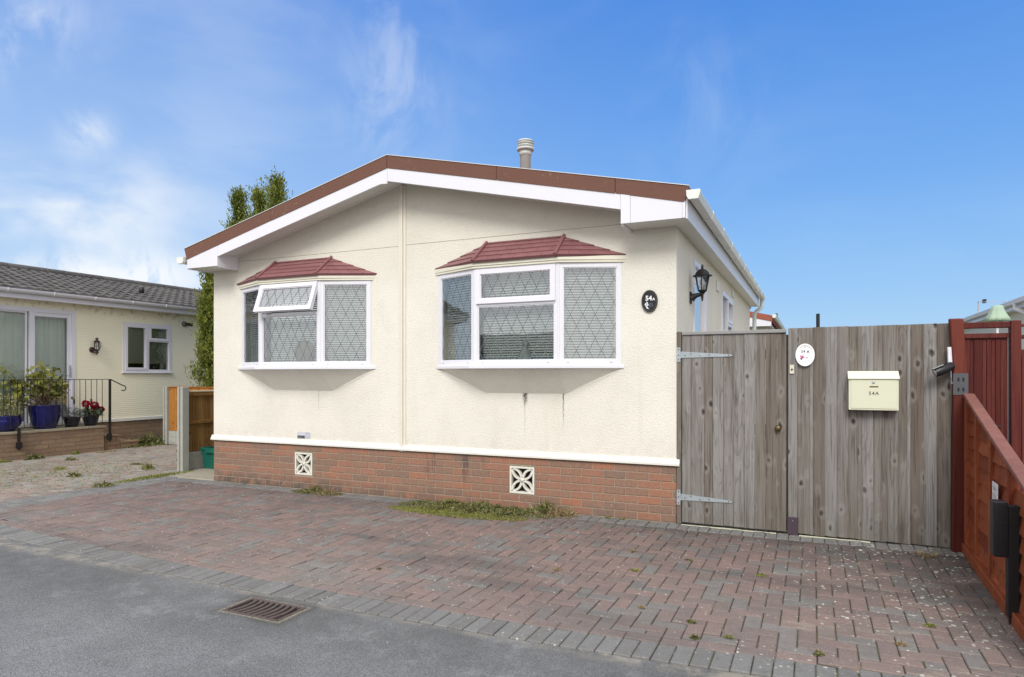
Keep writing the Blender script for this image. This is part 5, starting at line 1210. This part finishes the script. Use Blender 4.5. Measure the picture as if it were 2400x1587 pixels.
# left boundary fences
def cpost(label, x, y, h, group='concrete fence posts on the left boundary'):
    mb = MB(); s = .062; q = .022
    mb.prism([(x-s,y-s,0),(x-q,y-s,0),(x-q,y-s+.028,0),(x+q,y-s+.028,0),(x+q,y-s,0),(x+s,y-s,0),(x+s,y+s,0),(x+q,y+s,0),(x+q,y+s-.028,0),(x-q,y+s-.028,0),(x-q,y+s,0),(x-s,y+s,0)], (0,0,h))
    return mb.build('concrete_post', m_concpost, origin=(x, y, 0), label=label, cat='fence post', group=group, bevel=.005, fixn=True)
cpost('near grooved concrete fence post with black pipe on its side', -7.90, .49, 1.345)
cpost('farther concrete fence post beside the bungalow weeds', -11.77, 3.22, 1.285)
mb = MB(); mb.tube([(-7.975, .47, .0), (-7.975, .47, .78)], .020, 8); mb.box(-8.00, -7.963, .45, .49, .70, .74); mb.box(-8.00, -7.963, .45, .49, .16, .20); mb.box(-8.00, -7.963, .45, .49, .30, .34)
mb.build('black_cable_pipe', m_blackplastic, origin=(-7.975, .47, 0), label='black pipe clipped to the near concrete post', cat='pipe', bevel=.002)
t = thing('side_fence_panel', 'brown timber fence panel with cross rail behind near concrete post', 'fence panel', (-7.93, 1.4, 0))
mb = MB(); y = .56
while y < 2.4: mb.box(-7.945, -7.925 + R.uniform(0,.004), y + .001, y + .118, .29, 1.255); y += .119
mb.build('boards', m_brownw, t, bevel=.002)
mb = MB(); mb.box(-7.922, -7.885, .56, 2.4, 1.20, 1.262); mb.box(-7.922, -7.885, .56, 2.4, .745, .80); mb.build_each('rail', m_brownw, t, bevel=.003)
mb = MB(); mb.box(-7.962, -7.88, .56, 2.4, 1.2625, 1.285); mb.build('capping', simple('pale_cap', (.55,.50,.36), .8, .1), t, bevel=.003)
mb = MB(); mb.box(-7.955, -7.905, .556, 2.4, 0, .288); mb.build('gravel_board', simple('rough_concrete', (.34,.33,.29), .95, .3, 25, bump=1.0, bscale=45), t)
t = thing('orange_fence_panel', 'orange timber fence panel on a ribbed concrete base', 'fence panel', (-10, 3.22, 0))
mb = MB(); x = -11.7
while x < -8.3: mb.box(x + .001, x + .119, 3.21 + R.uniform(0,.004), 3.23, .305, 1.262); x += .12
mb.build('boards', m_orange, t, bevel=.002)
mb = MB(); mb.box(-11.7, -8.2, 3.19, 3.25, 1.2625, 1.283); mb.build('capping', m_orange, t, bevel=.003)
mb = MB(); mb.box(-11.7, -8.2, 3.20, 3.24, 0, .30)
for i in range(16):
    x = -11.66 + i*.22; mb.box(x, x + .19, 3.192, 3.1995, .17, .27); mb.box(x, x + .19, 3.192, 3.1995, .04, .14)
mb.build('gravel_board', m_concpost, t, bevel=.003)
mb = MB(); mb.box(-7.99, -7.96, 2.4, 9, 0, 1.28); mb.build('rear_side_fence', m_brownw, origin=(-7.97, 5.5, 0), label='plain brown fence continuing behind the timber panel', cat='fence')

t = thing('recycling_box', 'green plastic recycling box standing by the left house corner', 'recycling box', (-7.45, .98, 0))
mb = MB(); x0, x1, y0, y1, z1 = -7.86, -7.26, .80, 1.20, .345; tp = .03; w = .008
def tub(mb, x0, x1, y0, y1, z0, z1, tp, w):
    o = [(x0+tp,y0+tp,z0),(x1-tp,y0+tp,z0),(x1-tp,y1-tp,z0),(x0+tp,y1-tp,z0)]; tpv = [(x0,y0,z1),(x1,y0,z1),(x1,y1,z1),(x0,y1,z1)]
    ti = [(x0+w,y0+w,z1),(x1-w,y0+w,z1),(x1-w,y1-w,z1),(x0+w,y1-w,z1)]; bi = [(x0+tp+w,y0+tp+w,z0+.01),(x1-tp-w,y0+tp+w,z0+.01),(x1-tp-w,y1-tp-w,z0+.01),(x0+tp+w,y1-tp-w,z0+.01)]
    vs = o + tpv + ti + bi; fs = [(3,2,1,0)]
    for i in range(4):
        j = (i+1) % 4; fs += [(i,j,4+j,4+i),(4+i,4+j,8+j,8+i),(8+i,8+j,12+j,12+i)]
    fs.append((12,13,14,15)); mb.add(vs, fs)
tub(mb, x0, x1, y0, y1, .006, z1, tp, w); mb.build('tub', m_green_box, t)
mb = MB(); F = FR((0,0,0),(1,0,0),(0,-1,0)); mb.box(x0-.02,x1+.02,y0-.02,y0-.001,z1-.035,z1+.006); mb.box(x0-.02,x1+.02,y1+.001,y1+.02,z1-.035,z1+.006); mb.box(x0-.02,x0-.001,y0-.001,y1+.001,z1-.035,z1+.006); mb.box(x1+.001,x1+.02,y0-.001,y1+.001,z1-.035,z1+.006); mb.build('rim', m_green_box, t, bevel=.003)
mb = MB(); mb.box(-7.74,-7.50,y0-.034,y0-.021,z1-.075,z1-.02); mb.build('handle', m_green_box, t, bevel=.004)
t = thing('dark_bin', 'dark rounded bin half hidden behind the green recycling box', 'bin', (-7.6, 1.4, 0))
mb = MB(); bxx = -7.84
mb.prism([(bxx,1.24,.005),(bxx,1.24,.50),(bxx+.02,1.24,.55),(bxx+.06,1.24,.575),(bxx+.44,1.24,.575),(bxx+.48,1.24,.55),(bxx+.5,1.24,.50),(bxx+.5,1.24,.005)], (0,.4,0)); mb.build('body', m_bin, t, bevel=.008, fixn=True)
mb = MB(); mb.box(bxx+.04, bxx+.46, 1.26, 1.62, .577, .59); mb.build('lid', m_bin, t, bevel=.008)

# weeds -----------------------------------------------------------------
def patch(name, label, mat, cx, cy, rx, ry, n, h, seed=1, kind='stuff', cat='weeds', wid=.006, clip=None, flat=.6):
    rr = random.Random(seed); mb = MB()
    for k in range(n):
        a = rr.uniform(0, 2*math.pi); q = rr.random() ** .6; x = cx + rx*q*math.cos(a); y = cy + ry*q*math.sin(a)
        if clip and y > clip: continue
        env = max(.12, 1 - q*q); ln = h * rr.uniform(.3,1) * env * (0.65 + .6*math.sin(x*9 + seed)*math.sin(x*23+2)); ln = max(.012, ln)
        d = Vector((rr.gauss(0,flat), rr.gauss(0,flat), 1)).normalized(); s = d.cross(Vector((rr.uniform(-1,1), rr.uniform(-1,1), .1))).normalized() * wid * rr.uniform(.6,1.5); p = Vector((x, y, rr.uniform(0, .3)*ln)); m_ = p + d*ln*.5; e = p + d*ln + Vector((rr.gauss(0,.2), rr.gauss(0,.2), -.1))*ln
        mb.add([p, m_ + s, e, m_ - s], [(0,1,2,3)], (rr.random(), rr.random(), 0))
    return mb.build(name, mat, origin=(cx, cy, 0), label=label, cat=cat, kind=kind)
patch('weed_mat', 'green weeds creeping along the foot of the brick plinth', m_weed, -2.25, -.24, 1.0, .36, 8000, .11, 3, clip=-.012, wid=.007, flat=.8)
patch('moss_edge', 'yellow green moss at the front edge of the weed mat', m_weedy, -2.35, -.52, .88, .20, 6000, .032, 4)
patch('dry_weed_clump', 'dry upright weed clump by the right vent block', m_straw, -1.28, -.16, .26, .15, 900, .20, 5, clip=-.01, wid=.004)
patch('weed_clump', 'green sprout in the weed mat under the right vent block', m_weed, -1.48, -.12, .15, .09, 500, .24, 8, clip=-.01, wid=.008)
patch('wall_foot_weed', 'dull weed clump against the plinth below the left vent', m_weed, -4.62, -.16, .42, .15, 1500, .10, 6, clip=-.012)
patch('wall_foot_dry_weed', 'dry stalks mixed in the clump below the left vent', m_straw, -4.50, -.18, .36, .14, 500, .12, 16, clip=-.012, wid=.004)
for i, (x, y, r_, h, mt) in enumerate(((-.72,-.05,.06,.13,m_weedy), (-.55,-.05,.04,.09,m_weedy), (.02,-1.82,.07,.06,m_weedy), (.35,-1.35,.05,.06,m_weed), (-.55,-2.05,.06,.04,m_straw), (.60,-2.75,.05,.06,m_weed), (.93,-1.55,.07,.07,m_weedy), (.26,-2.62,.04,.05,m_straw), (1.32,-2.95,.05,.06,m_weed), (.84,-2.9,.04,.06,m_weedy), (.66,-3.0,.04,.05,m_weed), (-1.85,-2.62,.035,.04,m_weed), (1.75,-2.6,.05,.05,m_straw), (1.95,-2.2,.05,.06,m_weedy), (-.15,-1.25,.05,.05,m_straw))):
    w_ = 'straw coloured' if mt is m_straw else ('yellow green' if mt is m_weedy else 'green')
    places = ['at the wall foot left of the gate','right beside the sprig at the wall foot','in the middle of the paving in front of the gate','among paving joints left of the letterbox','lying low in the red blocks','near the kerb blocks below the gate','under the letterbox in the paving','in a joint just behind the kerb course','near the road edge at bottom right','close to the kerb in line with the fence','nearest the kerb right of centre','beside the drain end of the kerb course','in the dusty blocks at right','in the darker blocks near the red fence','just right of the weed mat in the blocks']
    patch('grass_tuft', 'small %s tuft %s' % (w_, places[i]), mt, x, y, r_*.65, r_*.45, 90, h*.7, 20 + i, kind=None, cat='weed tuft', wid=.004).pop('kind', None)
patch('dry_grass_tuft', 'bleached dry grass tuft in front of the fence near the red post', m_straw, 2.17, -.42, .11, .09, 120, .24, 41, kind=None, cat='dry grass', wid=.003, flat=.5)
patch('driveway_weeds', 'scattered weeds over the left driveway blocks', m_weedy, -9.4, -.7, 1.9, 2.2, 2600, .06, 50)
patch('boundary_weeds', 'yellow weeds along the edge between both driveways', m_weedy, -7.75, -.15, .14, .75, 1400, .06, 51)
patch('boundary_weed_tuft', 'dark green tuft beside the boundary of the two driveways', m_weed, -7.62, -1.0, .16, .16, 300, .09, 52, kind=None, cat='weed tuft')
patch('bungalow_weeds', 'leafy weeds along the bungalow brick base beyond the steps', m_weed, -12.0, 3.0, .35, .9, 2600, .26, 53, wid=.014, flat=.9)
patch('veranda_weeds', 'green dandelion clump at the foot of the veranda brickwork', m_weed, -11.70, .42, .10, .18, 500, .16, 54, kind=None, cat='weed clump', wid=.016, flat=.9)
patch('veranda_moss', 'low yellow green growth at the foot of veranda at left edge', m_weedy, -11.70, -.15, .10, .22, 500, .10, 55, kind=None, cat='weed clump', wid=.010, flat=.9)
patch('veranda_sprig', 'small sprig halfway along the veranda foot', m_weedy, -11.74, 1.2, .06, .08, 150, .10, 56, kind=None, cat='weed clump', wid=.010)
patch('fallen_leaves', 'dry orange leaves gathered by the veranda end', m_straw, -11.62, 1.70, .14, .22, 160, .04, 57, wid=.018, flat=1.5)
rr = random.Random(77)
for i, (x, y) in enumerate(((-9.9,-.2),(-9.3,.7),(-8.6,.4),(-8.2,.9),(-10.4,-1.2),(-8.9,-.6),(-9.6,-1.9),(-10.9,.6))):
    patch('driveway_tuft', ['tuft nearest the veranda middle','tuft toward the concrete post','tall sprig left of the near post','tuft just left of the near concrete post','tuft low at the left edge','tuft in the middle of the left driveway','tuft in the lower left driveway','tuft close to the veranda end'][i] + ' on weedy blocks', m_weed if i % 2 else m_weedy, x, y, .13, .10, 220, .09 + .05*(i == 2), 80 + i, kind=None, cat='weed tuft', wid=.006)

# ------------------------------------------------------------------ home across the road (seen mirrored in the panes)
t = thing('opposite_bungalow', 'pale bungalow across the road behind the photographer', 'bungalow', (-14, -33, 0))
mb = MB(); mb.box(-22, -7, -36, -30, 0, 2.9); mb.build('wall', m_mintwall, t)
mb = MB(); mb.prism([(-22.4,-29.6,2.9),(-22.4,-33,4.2),(-22.4,-36.4,2.9)], (15.8,0,0)); mb.build('roof', m_tile, t, fixn=True)
mb = MB()
for x in (-20,-16,-11): mb.box(x, x+1.7, -29.99, -29.95, 1.1, 2.3)
mb.build_each('window', m_darkslot, t)
mb = MB(); mb.box(-60, 60, -9.75, -9.4, -.08, .0); mb.build('far_kerb', m_conc, kind='structure')

# ------------------------------------------------------------------ camera, light, sky
th = rad(24.5)
cam = bpy.data.cameras.new('camera'); co = bpy.data.objects.new('camera', cam); COL.objects.link(co)
co.location = (1.293, -6.965, 1.55); co.rotation_euler = (rad(90), 0, th); cam.sensor_width = 36; cam.lens = 1548.7/2400*36; cam.shift_y = (877.6-793.5)/2400
cam.clip_end = 3000; cam.clip_start = .05; S.camera = co
SUN_EL, SUN_AZ = rad(41), rad(168)             # azimuth of the sun, measured clockwise from +Y
sd = Vector((math.sin(SUN_AZ)*math.cos(SUN_EL), math.cos(SUN_AZ)*math.cos(SUN_EL), math.sin(SUN_EL)))
sun = bpy.data.lights.new('sun', 'SUN'); so = bpy.data.objects.new('sun', sun); COL.objects.link(so)
sun.energy = 2.7; sun.angle = rad(24); sun.color = (1, .97, .92); so.rotation_euler = sd.to_track_quat('Z', 'Y').to_euler()
w = bpy.data.worlds.new('World'); S.world = w; w.use_nodes = True; nt = w.node_tree; nt.nodes.clear(); b = NB(nt)
sky = nt.nodes.new('ShaderNodeTexSky'); sky.sky_type = 'NISHITA'; sky.sun_disc = False; sky.sun_elevation = SUN_EL; sky.sun_rotation = SUN_AZ; sky.air_density = 1.3; sky.dust_density = .6; sky.ozone_density = 2.2
d = b.coord('Generated'); x, y, z = b.sep(d)
fw = (-math.sin(th), math.cos(th), 0); rt = (math.cos(th), math.sin(th), 0)
f_ = b.dot(d, fw); r_ = b.dot(d, rt)
el = b.m('MAXIMUM', z, 0.0)
grad = b.ramp(el, [(0, (4.3,6.9,9.8)), (.10, (3.0,5.8,9.8)), (.26, (1.65,4.3,9.5)), (.48, (.72,2.85,8.6)), (1, (.5,1.9,6.2))])
base = b.mix(.80, sky.outputs[0], grad)
lr = b.sstep(r_, -.65, .30, 1, 0)              # paler to the left
base = b.mix(b.m('MULTIPLY', lr, b.sstep(el, .02, .55, .42, .16)), base, (7.6, 8.7, 9.8))
# wispy cirrus: stretched noise
dv = b.vadd(b.map(d, (1,1,1)), (0,0,0))
n1 = b.noise(b.map(d, (2.2, 2.2, 4.6), rot=(0, rad(14), rad(20))), 1.7, 5, .52, .5)
n2 = b.noise(b.map(d, (5, 5, 3.2), loc=(3,1,2), rot=(rad(20), rad(-30), 0)), 2.0, 6, .60, .7)
def blob(az, e_, ra, re):                      # az from the forward axis, both in tangent units
    tx = b.m('DIVIDE', r_, b.m('MAXIMUM', f_, .05)); tz = b.m('DIVIDE', z, b.m('MAXIMUM', f_, .05))
    q = b.m('ADD', b.m('POWER', b.m('DIVIDE', b.m('SUBTRACT', tx, az), ra), 2.0), b.m('POWER', b.m('DIVIDE', b.m('SUBTRACT', tz, e_), re), 2.0))
    return b.m('MULTIPLY', b.m('POWER', 2.718, b.m('MULTIPLY', q, -1)), b.m('GREATER_THAN', f_, 0))
wisps = b.m('MULTIPLY', b.sstep(n1, .46, .80), b.m('ADD', b.m('MULTIPLY', lr, .16), .04))
def add(c, k): 
    global wisps
    wisps = b.m('ADD', wisps, b.m('MULTIPLY', c, k))
t2 = b.sstep(n2, .40, .68)
add(b.m('MULTIPLY', blob(-.18, .46, .08, .13), t2), .30)
add(b.m('MULTIPLY', blob(-.645, .365, .04, .03), b.sstep(n2, .3, .6)), .65)
add(b.m('MULTIPLY', blob(-.70, .24, .22, .075), b.sstep(n1, .36, .62)), .85)
add(b.m('MULTIPLY', blob(-.76, .53, .10, .07), t2), .55)
add(b.m('MULTIPLY', blob(-.62, .145, .22, .035), b.sstep(n2, .42, .56)), .9)
add(b.m('MULTIPLY', blob(.30, .42, .10, .09), t2), .12)
base = b.mix(b.m('MINIMUM', wisps, .92), base, (9.6, 9.9, 10.2))
# unseen bright cloud, added overhead and behind the camera for soft white light
back = b.m('ADD', b.sstep(f_, .30, -.15, 0, 1), b.sstep(z, .62, .85, 0, 1), clamp=True)
ncl = b.noise(b.map(d, (1.3, 1.3, 2.0)), 2.2, 5, .55)
cl = b.mix(b.sstep(ncl, .35, .65), (11.0, 11.1, 11.4), (14.5, 14.2, 13.8))
base = b.mix(b.m('MULTIPLY', back, .93), base, cl)
bg = nt.nodes.new('ShaderNodeBackground'); nt.links.new(base, bg.inputs[0]); bg.inputs[1].default_value = .10
wo = nt.nodes.new('ShaderNodeOutputWorld'); nt.links.new(bg.outputs[0], wo.inputs[0])
S.view_settings.view_transform = 'Standard'; S.view_settings.look = 'None'; S.view_settings.exposure = 0; S.view_settings.gamma = 1
S.cycles.max_bounces = 8; S.cycles.transparent_max_bounces = 12
